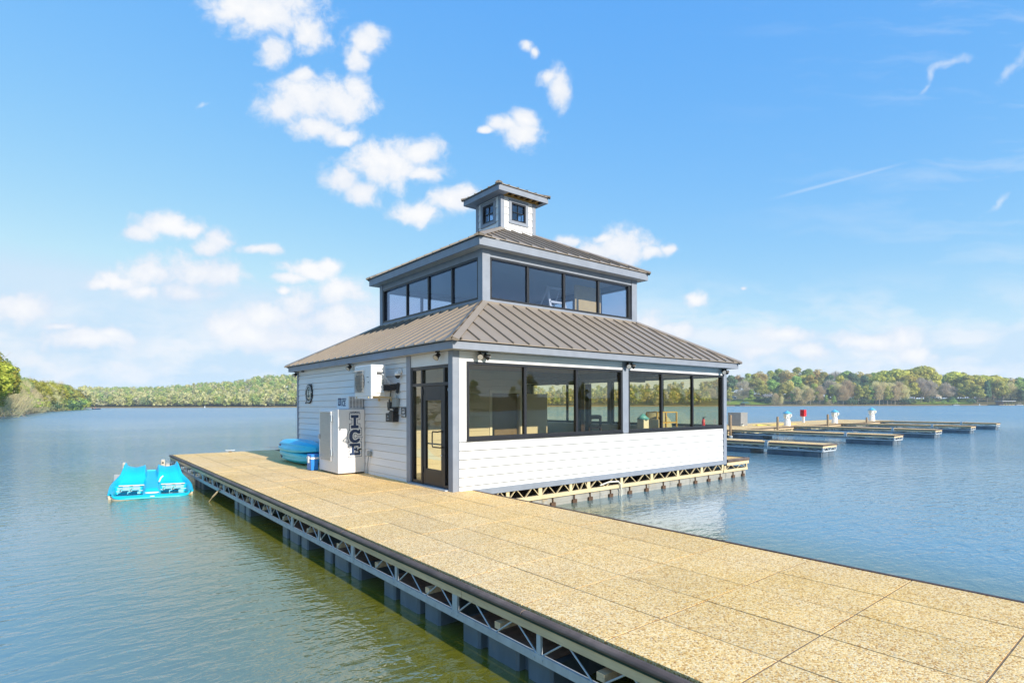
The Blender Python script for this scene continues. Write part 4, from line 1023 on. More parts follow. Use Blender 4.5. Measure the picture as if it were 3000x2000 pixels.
f = MB(); f.lathe([(.001,.0),(.15,.0),(.16,-.012)], n=24); f.v = [(x, y*.42-1.0, z+.352) for x,y,z in f.v]; f.build('oval_badge', M['white'], pb, off=(0,0,0))
f = MB(); f.tube([(-.03,-1.24,.30),(-.03,-1.27,.33),(.05,-1.27,.33),(.05,-1.24,.30)], .014, 6); f.tube([(.16,-.34,.42),(.20,-.30,.52),(.25,-.26,.56)], .02, 8); f.build('steering_lever', M['offwhite'], pb, off=(0,0,0))
f = MB(); f.box((-.02,-1.27,.23),(.05,-1.25,.27)); f.build('bow_eye', M['black'], pb, off=(0,0,0))
# beige plastic float behind the pedal boat (two arms)
fd = thing('plastic_float', 'beige moulded plastic boat float behind the cyan pedal boat', 'float', tuple(colxy(390, 16.6)))
def fbx(px0, px1, d0, d1, z0, z1, name='arm'):
    f = MB(); a, b_, c, e = colxy(px0,d0), colxy(px1,d0), colxy(px1*1.0,d1), colxy(px0,d1)
    f.prism([(p.x,p.y) for p in (a,b_,c,e)], z0, z1); return f.build(name, M['beige'], fd, .03)
fbx(332, 402, 15.4, 17.3, -.15, .24); fbx(470, 530, 15.9, 18.4, -.15, .27); fbx(402.5, 469.5, 15.6, 16.4, -.15, .12, 'bridge')
for px0, px1, d0, d1, zt in ((358,371,17.0,17.25,.62),(371.5,380,16.8,17.2,.48),(470.5,483,17.3,17.6,.68),(484,497,17.3,17.8,.54),(498,514,17.2,18.0,.45)):
    st_ = fbx(px0, px1, d0, d1, .1, zt, 'upright')
    a = colxy((px0+px1)/2, d0-.004, zt-.09); f = MB(); f.tube([a - FW*.004, a + FW*.01], .025, 10); f.build('bolt_hole', M['black'], st_)
f = MB(); pts = [colxy(548,16.9,.25), colxy(552,17.1,.42), colxy(505,18.6,.5), colxy(499,18.4,.36)]
f.tube([(XL-.05,12.3,.36),(XL-.22,12.1,.40),(XL-.42,11.9,.28),(XL-.5,11.7,.2)], .022, 8); tag(f.build('mooring_line', M['rope'], None), 'black mooring line between the dock corner and the beige float', 'rope')
f = MB(); f.tube([(XL-.02,5.6,.30),(XL-.07,5.62,.26),(XL-.16,5.75,.12)], .022, 8); f.tube([(XL-.16,5.75,.12),(XL-.25,5.9,-.06)], .012, 6); tag(f.build('hanging_rope', M['tanrope'], None), 'short rope tied round the dock chord, its end trailing in the water', 'rope')

# ================================================================== WATER AND LAND
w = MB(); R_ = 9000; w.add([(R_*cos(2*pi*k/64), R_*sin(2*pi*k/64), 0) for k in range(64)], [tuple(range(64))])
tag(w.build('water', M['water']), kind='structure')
# shoreline, counter-clockwise in camera frame (r right, d ahead); H ridge height, kind
S = [(40,-30,5,'near'),(12,-36,5,'near'),(-14,-30,5,'near'),(-36,-8,5,'rip'),(-44,14,5,'rip'),(-50,30,5,'rip'),(-60,52,6,'near'),(-76,80,6,'near'),(-104,114,6,'near'),(-186,226,7,'near'),(-252,328,7,'near'),(-262,345,7,'near'),(-330,410,8,'near'),(-420,480,10,'near'),
     (-520,590,20,'far'),(-440,590,19,'far'),(-370,590,20,'far'),(-330,590,25,'far'),(-290,590,29,'far'),(-262,590,38,'far'),(-225,595,41,'far'),(-190,595,31,'far'),(-150,590,22,'far'),(-60,590,20,'far'),(40,590,20,'far'),(120,590,22,'right'),(200,590,27,'right'),(260,590,25,'right'),(330,590,18,'right'),(420,590,12,'right'),(480,590,10,'right'),(560,585,10,'right'),(660,520,12,'right'),(720,380,12,'right'),(620,200,10,'right'),(420,90,8,'near'),(270,30,7,'near'),(200,-30,7,'near'),(120,-50,6,'near')]
PRO = {'near': [(-4,-.5),(0,.02),(.8,.40),(5,.9),(20,1.6),(60,3),(140,'H')], 'rip': [(-3,-.8),(0,.05),(3,1.6),(5,2.3),(14,2.6),(60,3.2),(140,'H')],
       'far': [(-4,-.5),(0,.02),(2,.7),(20,2.5),(70,.38),(170,.78),(300,1.0)], 'right': [(-4,-.5),(0,.02),(2,.7),(12,2.2),(50,7.0),(110,.62),(230,1.0)]}
def dens(S, step):
    out = []; n = len(S)
    for i in range(n):
        a, b_ = S[i], S[(i+1) % n]; L = math.hypot(b_[0]-a[0], b_[1]-a[1]); k = max(1, int(L/step))
        for q in range(k):
            t = q/k; out.append((a[0]+(b_[0]-a[0])*t, a[1]+(b_[1]-a[1])*t, a[2]+(b_[2]-a[2])*t, a[3]))
    return out
SD = dens(S, 14.0); nS = len(SD)
def prof_h(kind, H, o):
    P = PRO[kind]; pts = []
    for a, b_ in P:
        if b_ == 'H': b_ = H
        elif kind in ('far','right') and a >= 70: b_ = H*b_
        pts.append((a, b_))
    if o <= pts[0][0]: return pts[0][1]
    for (a, h0), (b_, h1) in zip(pts[:-1], pts[1:]):
        if o <= b_: return h0 + (h1-h0)*(o-a)/(b_-a)
    return pts[-1][1]
nrm = []
for i in range(nS):
    a, b_ = SD[i-3], SD[(i+3) % nS]; tx, ty = b_[0]-a[0], b_[1]-a[1]; L = math.hypot(tx, ty) or 1
    nrm.append((ty/L, -tx/L))
cxr, cyr = 60, 250
for i in range(nS):    # outward = away from the lake
    if nrm[i][0]*(SD[i][0]-cxr) + nrm[i][1]*(SD[i][1]-cyr) < 0: pass
ar = sum(SD[i][0]*SD[(i+1) % nS][1]-SD[(i+1) % nS][0]*SD[i][1] for i in range(nS))
sg_ = 1 if ar > 0 else -1
nrm = [(a*sg_, b_*sg_) for a, b_ in nrm]
OFF = [-4, 0, 1, 2.5, 5, 9, 15, 25, 45, 75, 120, 180, 260, 380]
vs = []; fs = []
for i, (r, d, H, k) in enumerate(SD):
    jit = mnoise.noise(V((r*.06, d*.06, 0)))*3 if k != 'rip' else 0
    for o in OFF:
        oo = o + jit
        z = prof_h(k, H, o) + (mnoise.noise(V((r*.03+o*.02, d*.03, o*.03)))*min(3, o*.05) if o > 4 else 0)
        p = camxy(r + nrm[i][0]*oo, d + nrm[i][1]*oo, z); vs.append(tuple(p))
m_ = len(OFF)
for i in range(nS):
    j = (i+1) % nS
    for q in range(m_-1): fs.append((i*m_+q, j*m_+q, j*m_+q+1, i*m_+q+1))
g = MB(); g.add(vs, fs, True); tag(g.build('ground', M['land']), kind='structure')
def shore_at(px):          # first shore crossing ahead of the camera along a column
    k = (px-CX)/FPX; best = None
    for i in range(nS):
        a, b_ = SD[i], SD[(i+1) % nS]
        if b_[1] < 20 and a[1] < 20: continue
        fa, fb2 = a[0]-k*a[1], b_[0]-k*b_[1]
        if fa*fb2 <= 0 and fa != fb2:
            t = fa/(fa-fb2); d = a[1]+(b_[1]-a[1])*t
            if d > 20 and (best is None or d < best[0]): best = (d, a[2]+(b_[2]-a[2])*t, a[3])
    return best
def ground_at(px, back):
    d0, H, k = shore_at(px); d = d0 + back
    return d, prof_h(k, H, back*.92 if k != 'near' else back*.6)

# lawns on the right bank
def lawn(px0, px1, b0, b1, n=14):
    vs = []; fs = []; m = 9
    for i in range(n+1):
        px = px0 + (px1-px0)*i/n
        for j in range(m+1):
            d, z = ground_at(px, b0 + (b1-b0)*j/m); e = math.sin(pi*min(1, max(0, i/n)))**.4
            p = colxy(px, d, z + .55); vs.append(tuple(p))
    for i in range(n):
        for j in range(m): a = i*(m+1)+j; fs.append((a, a+m+1, a+m+2, a+1))
    g = MB(); g.add(vs, fs, True); return tag(g.build('lawn', M['lawn']), kind='structure')
lawn(2110, 2262, 5, 70); lawn(2668, 2850, 5, 80); lawn(2505, 2560, 12, 40)

# riprap stones on the near-left bank
vs = []; fs = []; base = [(1,0,0),(-1,0,0),(0,1,0),(0,-1,0),(0,0,1),(0,0,-1)]; bf = [(0,2,4),(2,1,4),(1,3,4),(3,0,4),(2,0,5),(1,2,5),(3,1,5),(0,3,5)]
rip_i = [i for i in range(nS) if SD[i][3] == 'rip']
for q in range(1500):
    i = random.choice(rip_i); o = random.uniform(-.5, 5.5); t = random.random(); a, b_ = SD[i], SD[(i+1) % nS]
    r = a[0]+(b_[0]-a[0])*t + nrm[i][0]*o; d = a[1]+(b_[1]-a[1])*t + nrm[i][1]*o; s = random.uniform(.2,.55)
    c = camxy(r, d, prof_h('rip', 5, o)+.05); k = len(vs)
    for b0 in base: vs.append(tuple(c + V(b0)*s*random.uniform(.6,1.2) + V((random.uniform(-.1,.1),)*3)))
    fs += [tuple(x+k for x in ff) for ff in bf]
g = MB(); g.add(vs, fs); tag(g.build('riprap', M['stone']), kind='stuff')

# ================================================================== TREES
def quads(cen, size, nrmv=None, aspect=1.0, r=rng):
    n = len(cen); a = r.normal(size=(n,3)); a /= np.linalg.norm(a, axis=1)[:,None]
    if nrmv is not None: a = a*.55 + nrmv; a /= np.linalg.norm(a, axis=1)[:,None]
    b_ = np.cross(a, r.normal(size=(n,3))); b_ /= np.linalg.norm(b_, axis=1)[:,None]; c = np.cross(a, b_)
    s = (size*r.uniform(.6, 1.35, n))[:,None]
    v = np.stack([cen - b_*s - c*s*aspect, cen + b_*s - c*s*aspect*.7, cen + b_*s*.8 + c*s*aspect, cen - b_*s*.7 + c*s*aspect], 1).reshape(-1,3)
    return v, np.arange(n*4).reshape(-1,4)
def crown_points(n, H, W_, base, seed, lobes=9, shape='round'):
    r = np.random.default_rng(seed); L = []
    for k in range(lobes):
        t = r.uniform(0, 1); z = base + (H-base)*(.14 + .74*t)
        if shape == 'cone': rad = W_/2*(1-t)*.75; lr = W_*.22*(1.15-t)
        elif shape == 'column': rad = W_/2*.45; lr = W_*.3
        else: rad = W_/2*.62*sqrt(max(.05, 1-(2*t-.75)**2*.8)); lr = W_*r.uniform(.17,.27)*(1 if lobes < 20 else .62)
        a = r.uniform(0, 2*pi); L.append((rad*cos(a), rad*sin(a), z, lr, lr*r.uniform(.6,.85)))
    L.append((0,0,H-(H-base)*.16, W_*.2, (H-base)*.16)); L.append((0,0,base+(H-base)*.5, W_*(.3 if lobes < 20 else .2), (H-base)*.3))
    L = np.array(L); wts = L[:,3]**2; k = r.choice(len(L), n, p=wts/wts.sum())
    d = r.normal(size=(n,3)); d /= np.linalg.norm(d, axis=1)[:,None]
    rr = r.uniform(.55, 1.08, n)**.6
    P = L[k,:3] + d*np.stack([L[k,3]*rr, L[k,3]*rr, L[k,4]*rr], 1)
    return P, d, r
def trunk_mb(H, base, W_, seed, r0, limbs=7, kind='round'):
    r = random.Random(seed); t = MB()
    top = H*(.9 if kind != 'bare' else .86)
    pts = [V((r.uniform(-.02,.02)*H*q, r.uniform(-.02,.02)*H*q, top*q)) for q in (0,.2,.45,.7,1)]
    t.tube(pts, r0, 6, r0*.16)
    for k in range(limbs):
        q = r.uniform(.22 if kind == 'bare' else .35, .85); z = top*q; a = r.uniform(0, 2*pi); l = W_*.42*(1.15-q*.5)
        s = V((0,0,z)); e = s + V((l*cos(a), l*sin(a), l*r.uniform(.5,1.2))); mid = (s+e)/2 + V((0,0,-l*.1)); rr = r0*(.5-.32*q)
        t.tube([s, mid, e], rr, 5, rr*.25)
        if kind == 'bare':
            for kk in range(3):
                a2 = a + r.uniform(-.9,.9); e2 = mid + V((l*.55*cos(a2), l*.55*sin(a2), l*r.uniform(.3,1.0))); t.tube([mid, e2], rr*.45, 4, rr*.12)
    return t
PROTO = {}; NK, SK = 2.4, .62
def make_proto(key, kind, H, W_, base, n, size, seed, shape='round', lobes=10, trunk='bark', r0=.22, limbs=6, bare=False, aspect=1.0):
    r = thing('tree', 'tree', 'tree', (0,0,-500)); ROOT[r.name] = (0,0,0)
    n = int(n*NK) if not key.startswith(('n_','bush')) else n; size = size*SK if not key.startswith(('n_','bush')) else size*.85
    P, d, rr = crown_points(n, H, W_, base, seed, lobes, shape)
    if bare:
        c = np.array([0,0,base]); dirv = P - c; dirv /= np.linalg.norm(dirv, axis=1)[:,None]; dirv = dirv*.7 + rr.normal(size=P.shape)*.35; dirv[:,2] += .35; dirv /= np.linalg.norm(dirv, axis=1)[:,None]
        sd = np.cross(dirv, rr.normal(size=P.shape)); sd /= np.linalg.norm(sd, axis=1)[:,None]
        l = (size*rr.uniform(1.2, 3.0, n))[:,None]; w_ = size*(.16 if not key.startswith(('n_','bush')) else .05)
        v = np.stack([P - dirv*l - sd*w_, P - dirv*l + sd*w_, P + dirv*l + sd*w_*.3, P + dirv*l - sd*w_*.3], 1).reshape(-1,3); f = np.arange(n*4).reshape(-1,4)
    else: v, f = quads(P, size, d, aspect, rr)
    me = np_mesh('crown', v, f, LM[kind]); o = bpy.data.objects.new('crown', me); COL.objects.link(o); o.parent = r
    trunk_mb(H, base, W_, seed, r0, limbs, 'bare' if bare else 'round').build('trunk', M[trunk], r, off=(0,0,0))
    PROTO[key] = (r, H, W_, [False]); return r
for k, (kd, W_, base, n, sz, shp, lb, br, tk) in {
    'yellow0': ('yellow', 14, 4.5, 1500, .62, 'round', 12, False, 'bark'), 'yellow1': ('yellow', 11, 4, 1300, .60, 'round', 10, False, 'bark'),
    'green0': ('green', 12, 2.5, 1400, .60, 'round', 11, False, 'bark'), 'green1': ('green', 9, 2, 1100, .55, 'round', 9, False, 'bark'),
    'olive0': ('olive', 12, 3, 1000, .50, 'round', 12, False, 'palebark'), 'olive1': ('olive', 9, 2.5, 850, .46, 'round', 10, False, 'palebark'),
    'orange0': ('orange', 13, 4, 1000, .55, 'round', 11, False, 'bark'),
    'dark0': ('dark', 8, 1.5, 1500, .55, 'cone', 16, False, 'bark'), 'dark1': ('dark', 10, 2, 1500, .6, 'round', 12, False, 'bark'),
    'bare0': ('bare', 11, 3.5, 1100, .75, 'round', 12, True, 'palebark'), 'bare1': ('grey', 13, 4.5, 1100, .8, 'round', 12, True, 'bark')}.items():
    make_proto(k, kd, 18, W_, base, n, sz, abs(hash(k)) % 1000 if False else sum(map(ord, k)), shp, lb, tk, .28, 7, br)
# finer models for the bank nearest the dock
for k, (kd, W_, base, n, sz, shp, lb, br) in {'n_yellow': ('gold', 12, 3.0, 7500, .24, 'round', 34, False), 'n_olive': ('olive', 11, 2.0, 5200, .20, 'round', 34, False), 'n_green': ('green', 10, 2.5, 5200, .22, 'round', 30, False),
      'n_bare': ('bare', 12, 1.2, 3600, .55, 'round', 30, True), 'n_dark': ('dark', 10, 1.5, 5000, .2, 'round', 14, False)}.items():
    make_proto(k, kd, 16, W_, base, n, sz, sum(map(ord, k)), shp, lb, 'palebark', .26, 10, br)
for k, (kd, n, sz) in {'bush_green': ('green', 700, .20), 'bush_dark': ('dark', 700, .20), 'bush_bare': ('bare', 900, .32), 'bush_olive': ('olive', 900, .2)}.items():
    r = make_proto(k, kd, 4, 5.5, .1, n, sz, sum(map(ord, k)), 'round', 8, 'bark', .08, 5, 'bare' in k)
    r.name = 'bush'; r['category'] = 'bush'
PLACED = []
def plant(key, loc, h, wscale=1.0, zone='', group='', rz=None):
    src, H, W_, used = PROTO[key]; s = h/H
    rz = random.uniform(0, 2*pi) if rz is None else rz
    o = copy_tree(src, loc, rz, (s*wscale, s*wscale, s)); o['group'] = group
    PLACED.append([o, key, h, zone]); return o
def by_px(kind, px, top, back, zone, wscale=1.0, minh=5):
    d, z = ground_at(px, back); h = 2.35 + (hyp(px)-top)/FPX*d - z
    return plant(kind, tuple(colxy(px, d, z-.2)), max(minh, h), wscale, zone, {'R': 'trees on the right shore', 'L': 'trees on the near left bank', 'H': 'trees on the hill behind the right shore'}[zone])
R_front = [('olive1',2138,1132,14),('bare1',2178,1113,34),('green1',2201,1138,24),('olive0',2232,1112,30),('olive1',2290,1118,10),('bare0',2272,1150,6),('bare0',2290,1160,3),('green1',2324,1142,9),('dark0',2344,1154,8),('olive1',2312,1120,20),
    ('bare0',2362,1128,9),('olive0',2384,1122,12),('bare0',2402,1130,7),('olive1',2350,1120,22),('dark0',2425,1140,16),('green1',2420,1155,5),('green1',2443,1158,5),('bare0',2455,1122,10),('bare0',2481,1111,14),('olive0',2500,1118,16),('bare0',2470,1128,6),('olive1',2515,1125,8),('green1',2530,1130,12),
    ('green1',2552,1132,8),('bare0',2566,1116,10),('bare0',2588,1118,8),('bare0',2610,1120,7),('bare0',2632,1116,9),('olive0',2652,1112,12),('olive1',2600,1128,4),('bare0',2645,1126,6),('yellow1',2680,1118,14),('yellow0',2662,1100,26),
    ('bare1',2698,1106,16),('bare1',2708,1112,22),('bare1',2722,1112,18),('bare1',2772,1119,26),('bare1',2790,1130,40),('yellow1',2740,1100,60),('olive1',2812,1120,44),('olive0',2832,1118,30),('olive0',2864,1128,14),('olive1',2850,1122,20),('dark0',2892,1114,16),('yellow1',2922,1112,22),('yellow1',2908,1108,30),('olive0',2935,1114,20),('bare0',2962,1120,34),('green0',2984,1112,36),('dark1',2990,1138,10),('dark1',3015,1130,12),('olive0',3040,1112,20),('yellow1',3075,1108,24),('bare0',2576,1126,5),('bare0',2622,1128,4),('olive1',2538,1124,7),('bare0',2374,1136,5),('olive1',2440,1130,12),('green1',2396,1140,8),('bare0',2334,1132,7)]
for k, px, top, back in R_front: by_px(k, px, top, back, 'R')
R_back = [('dark1',2141,1097,90),('orange0',2164,1097,160),('olive0',2190,1092,150),('orange0',2227,1086,170),('olive0',2208,1094,120),('olive0',2256,1084,180),('dark1',2271,1099,100),('green0',2281,1079,190),('orange0',2303,1082,170),('green0',2264,1110,70),('orange0',2312,1112,60),('olive0',2336,1074,190),('green0',2369,1079,180),('orange0',2397,1080,190),('yellow1',2354,1097,120),('yellow1',2375,1096,110),('green0',2330,1100,100),('olive0',2412,1088,170),('bare1',2430,1112,80),('bare1',2448,1087,190),('dark1',2432,1096,130),('green0',2483,1085,180),('dark1',2496,1090,150),('orange0',2518,1087,170),('yellow1',2462,1098,90),('dark1',2532,1098,110),('olive0',2545,1093,150),('green0',2560,1090,160),
    ('yellow0',2591,1087,70),('yellow0',2628,1082,60),('yellow0',2657,1084,70),('yellow0',2702,1073,64),('yellow0',2682,1080,70),('yellow0',2734,1091,60),('yellow0',2571,1100,50),('green0',2676,1090,90),('yellow1',2612,1102,40),('yellow1',2645,1104,40),('green0',2776,1096,90),('yellow0',2794,1090,76),('olive0',2818,1089,86),('yellow1',2832,1096,60),('yellow0',2853,1099,60),('yellow0',2885,1099,64),('yellow1',2870,1108,44),('yellow0',2911,1100,66),('olive0',2940,1104,90),('orange0',2960,1105,110),('green0',2986,1104,110),('green0',3010,1104,100),('orange0',3040,1106,110),('green0',3070,1104,100),('dark1',2780,1100,180),('bare1',2755,1098,150)]
for k, px, top, back in R_back: by_px(k, px, top, back, 'H', 1.12)
kinds = ['olive0','olive1','orange0','bare1','green0','bare0','yellow1','dark1','olive0','orange0']
for q in range(56):
    px = 2090 + q*17.5 + random.uniform(-7,7); back = random.choice([45,70,95,125,150]); k = random.choice(kinds if px < 2560 or px > 2930 else ['yellow1','yellow0','green0','olive0'])
    if (2120 < px < 2265 or 2690 < px < 2860) and back < 80: back = 110
    d, z = ground_at(px, back); plant(k, tuple(colxy(px, d, z-.2)), random.uniform(12,17), 1.1, 'H', 'trees on the hill behind the right shore')
# near left bank
for k, px, top, back in [('n_yellow',-64,1004,12),('n_green',8,1046,14),('n_yellow',-34,1014,9),('n_olive',-30,1085,5),('n_bare',8,1112,6),('n_bare',36,1108,10),('n_olive',22,1135,3),('n_olive',58,1118,9),('n_bare',72,1110,16),('n_bare',-10,1120,2.5),('n_bare',50,1128,3),('n_olive',78,1140,4),
    ('n_green',70,1103,30),('n_yellow',92,1107,18),('n_olive',104,1118,6),('n_yellow',118,1113,20),('n_bare',112,1130,5),('n_olive',132,1118,12),('n_yellow',148,1117,16),('n_bare',140,1122,10),('n_bare',160,1124,14),('n_yellow',172,1122,10),('n_olive',164,1136,5),('n_green',190,1123,8),('n_olive',204,1130,8),('n_yellow',178,1140,5),('n_olive',216,1134,10),('n_yellow',226,1142,10),('n_bare',210,1145,4),('n_olive',122,1142,4),('n_bare',96,1134,5),
    ('n_olive',238,1148,22),('n_bare',246,1154,40),('n_yellow',200,1126,30),('n_bare',86,1104,44),('n_olive',150,1112,44),('n_bare',128,1112,50),('n_bare',176,1116,50),('n_olive',-70,1090,6),('n_yellow',-110,1060,14)]:
    by_px(k, px, top, back, 'L', 1.15, 4)
for k, px, h, back in [('bush_bare',12,6,1.5),('bush_bare',34,6,1.2),('bush_olive',56,5.5,2),('bush_bare',70,6,1.5),('bush_bare',92,5.5,1.5),('bush_olive',108,5,2),('bush_bare',124,5.5,1.5),('bush_dark',140,5,2),('bush_bare',152,6,1.5),('bush_green',168,6,2),('bush_dark',180,6,2),('bush_green',196,6,3),('bush_dark',210,7,2),('bush_green',220,7,2),('bush_olive',229,7,1.5),('bush_bare',-20,5.5,1.5)]:
    d, z = ground_at(px, back); plant(k, tuple(colxy(px, d, z-.3)), h, 1.2, 'LB', 'bushes along the near left bank')
for k, px, h, back in [('bush_dark',2219,6,30),('bush_dark',2236,5,34),('bush_green',2230,5.5,34),('bush_dark',2243,6,30),('bush_dark',2257,8,12),('bush_bare',2270,9,5),('bush_bare',2284,8,4),('bush_dark',2652,8,5),('bush_dark',2668,7,8),('bush_green',2735,4,12),('bush_green',2766,4,12),('bush_dark',2786,7,22),('bush_green',2793,5,14),('bush_dark',2845,6,10),('bush_dark',2495,8,5),('bush_bare',2350,7,4),('bush_bare',2430,6,4),('bush_dark',2530,7,6),('bush_dark',2800,6,30),('bush_dark',2716,6,22)]:
    d, z = ground_at(px, back); plant(k, tuple(colxy(px, d, z-.3)), h, 1.1, 'RB', 'bushes on the right bank')
# trees on the bank right of and behind the camera, mirrored in the big windows and the glass door
for i in range(nS):
    r, d, H, k = SD[i]
    if k in ('near','rip') and (d < 60) and i % 2 == 0:
        for o in (9, 17):
            p = camxy(r+nrm[i][0]*(o+random.uniform(-2,2)), d+nrm[i][1]*o, prof_h(k, H, o)-.2)
            plant(random.choice(['olive0','yellow1','green1','olive1','bare0']), tuple(p), random.uniform(9,14), 1.1, 'B', 'trees on the near bank off to the side')
for r_, H, W_, u in PROTO.values():
    for c in list(r_.children): bpy.data.objects.remove(c)
    bpy.data.objects.remove(r_)
# labels: kind, size, place and order along the shore
ADJ = {'yellow': 'yellow-green leafy tree', 'green': 'fresh green leafy tree', 'olive': 'pale olive budding tree', 'orange': 'orange-brown budding tree', 'dark': 'dark evergreen tree', 'bare': 'bare tan twiggy tree', 'grey': 'bare grey tree'}
ORD = ['first','second','third','fourth','fifth','sixth','seventh','eighth','ninth','tenth','eleventh','twelfth','thirteenth','fourteenth','fifteenth','sixteenth','seventeenth','eighteenth','nineteenth','twentieth']
def ordw(i): return ORD[i] if i < 20 else '%dth' % (i+1) if (i+1) % 10 not in (1,2,3) or (i+1) % 100 in (11,12,13) else '%d%s' % (i+1, {1:'st',2:'nd',3:'rd'}[(i+1) % 10])
ZN = {'R': 'at the right shoreline, {} from the left', 'H': 'on the right-hand hill, {} from the left', 'L': 'on the near left bank, {} from the left', 'B': 'on the bank beside the camera, {} along',
      'LB': 'at the left waterline, {} from the left', 'RB': 'on the right bank, {} from the left'}
byk = {}
for o, key, h, zone in PLACED:
    kk = key.replace('n_','').rstrip('01')
    if key == 'bare1': kk = 'grey'
    byk.setdefault((zone, kk), []).append((o, h))
for (zone, kk), lst in byk.items():
    def az(t):
        p = V(t[0].location) - CAM; return atan2(p.dot(RT), p.dot(FW))
    lst.sort(key=az)
    for i, (o, h) in enumerate(lst):
        nm = {'bush_green': 'fresh green bush', 'bush_dark': 'dark green bush', 'bush_bare': 'bare tan shrub', 'bush_olive': 'pale olive shrub'}.get(kk) or ADJ[kk]
        o['label'] = (nm + ' ' + ZN[zone].format(ordw(i))); o['category'] = 'bush' if kk.startswith('bush') else 'tree'

# far wooded hills: one mass
def forest(name, pxs, backs, n, hmin, hmax, wts, size=1.0):
    groups = {}
    for q in range(n):
        px = random.uniform(*pxs); back = random.choice(backs)*random.uniform(.8,1.2)
        d, z = ground_at(px, back); p = colxy(px, d, z)
        w2 = dict(wts); w2['bare'] *= 3.2 if back < 60 else .8; w2['green'] *= .5 if back < 60 else 1.1
        k = random.choices(list(w2), list(w2.values()))[0]; groups.setdefault(k, []).append((p, random.uniform(hmin, hmax)))
    return groups
def mass(name, gl, nq, sz, label):
    vs_, fs_, mi_, mats = [], [], [], []; off = 0
    for mi, (k, lst) in enumerate(gl.items()):
        mats.append(LF[k])
        for p, h in lst:
            wd = h*random.uniform(.55,.8)
            P, dd, rr = crown_points(nq, h, wd, h*.12, random.randrange(10**6), 5, 'cone' if k == 'dark' and random.random() < .5 else 'round')
            P += np.array([p.x, p.y, p.z-.5]); v, f = quads(P, sz*h/15, dd, 1.0 if k not in ('bare','grey') else 1.9, rr)
            vs_.append(v); fs_.append(f+off); off += len(v); mi_.append(np.full(len(f), mi, np.int32))
    me = np_mesh(name, np.concatenate(vs_), np.concatenate(fs_), mats[0])
    for m in mats[1:]: me.materials.append(m)
    me.polygons.foreach_set('material_index', np.concatenate(mi_)); me.update()
    o = bpy.data.objects.new(name, me); COL.objects.link(o); return tag(o, label, 'forest', kind='stuff')
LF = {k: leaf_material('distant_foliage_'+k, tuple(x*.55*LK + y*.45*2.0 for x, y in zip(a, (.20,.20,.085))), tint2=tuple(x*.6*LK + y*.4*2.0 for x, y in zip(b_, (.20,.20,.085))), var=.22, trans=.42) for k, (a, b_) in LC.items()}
fw1 = forest('f', (236, 1000), [3,8,14,22,32,45,60,80,105,130,160,190,220,250,285], 1500, 10, 15, {'olive':5,'bare':3,'orange':1.3,'green':3.5,'grey':1.3,'yellow':1.4,'dark':1.3})
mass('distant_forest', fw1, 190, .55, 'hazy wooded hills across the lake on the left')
fw2 = forest('f', (2060, 3150), [120,150,180,215,250], 420, 11, 15, {'olive':4,'bare':2,'orange':2.5,'green':2,'yellow':2,'grey':1.5,'dark':1.2})
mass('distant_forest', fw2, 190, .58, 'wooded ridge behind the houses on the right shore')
fw3 = forest('f', (1000, 2080), [5,15,30,60,100,140], 420, 11, 15, {'olive':4,'bare':2,'orange':2,'green':3,'yellow':2,'dark':1.2})
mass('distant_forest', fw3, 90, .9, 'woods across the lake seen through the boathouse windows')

# fallen branches drooping into the water at the left
for i, (px, back, dpx, lft) in enumerate([(-12, 2, 60, 1.5),(8, 1, 62, .9),(30, 2, 40, 1.2),(-6, 3, 44, 2.6),(44, 1, 42, 1.4)]):
    d, z = ground_at(px, back); a = colxy(px, d, z+lft); e = colxy(px+dpx, d-3-i, .15); f = MB()
    pts = [a.lerp(e, t) + V((0,0,.9*sin(pi*t))) for t in (0,.25,.5,.75,1)]
    f.tube(pts, .13, 6, .03); rr = random.Random(i)
    for q in range(16):
        t = rr.uniform(.15,.95); p = a.lerp(e, t) + V((0,0,.9*sin(pi*t))); l = rr.uniform(1,2.6)
        f.tube([p, p + RT*l*rr.uniform(.1,1) + V((0,0,l*rr.uniform(-.5,.7))) + FW*rr.uniform(-.6,.6)], .035, 4, .01)
    tag(f.build('fallen_branch', M['palebark'], None), ['pale dead branch reaching out low over the water, leftmost and longest','pale dead branch nearest the waterline at the left edge','pale dead branch arching over the bank third from the left edge','high pale dead branch leaning from the bank at the left edge','pale dead branch farthest along the left bank'][i], 'branch', 'dead branches over the left bank')

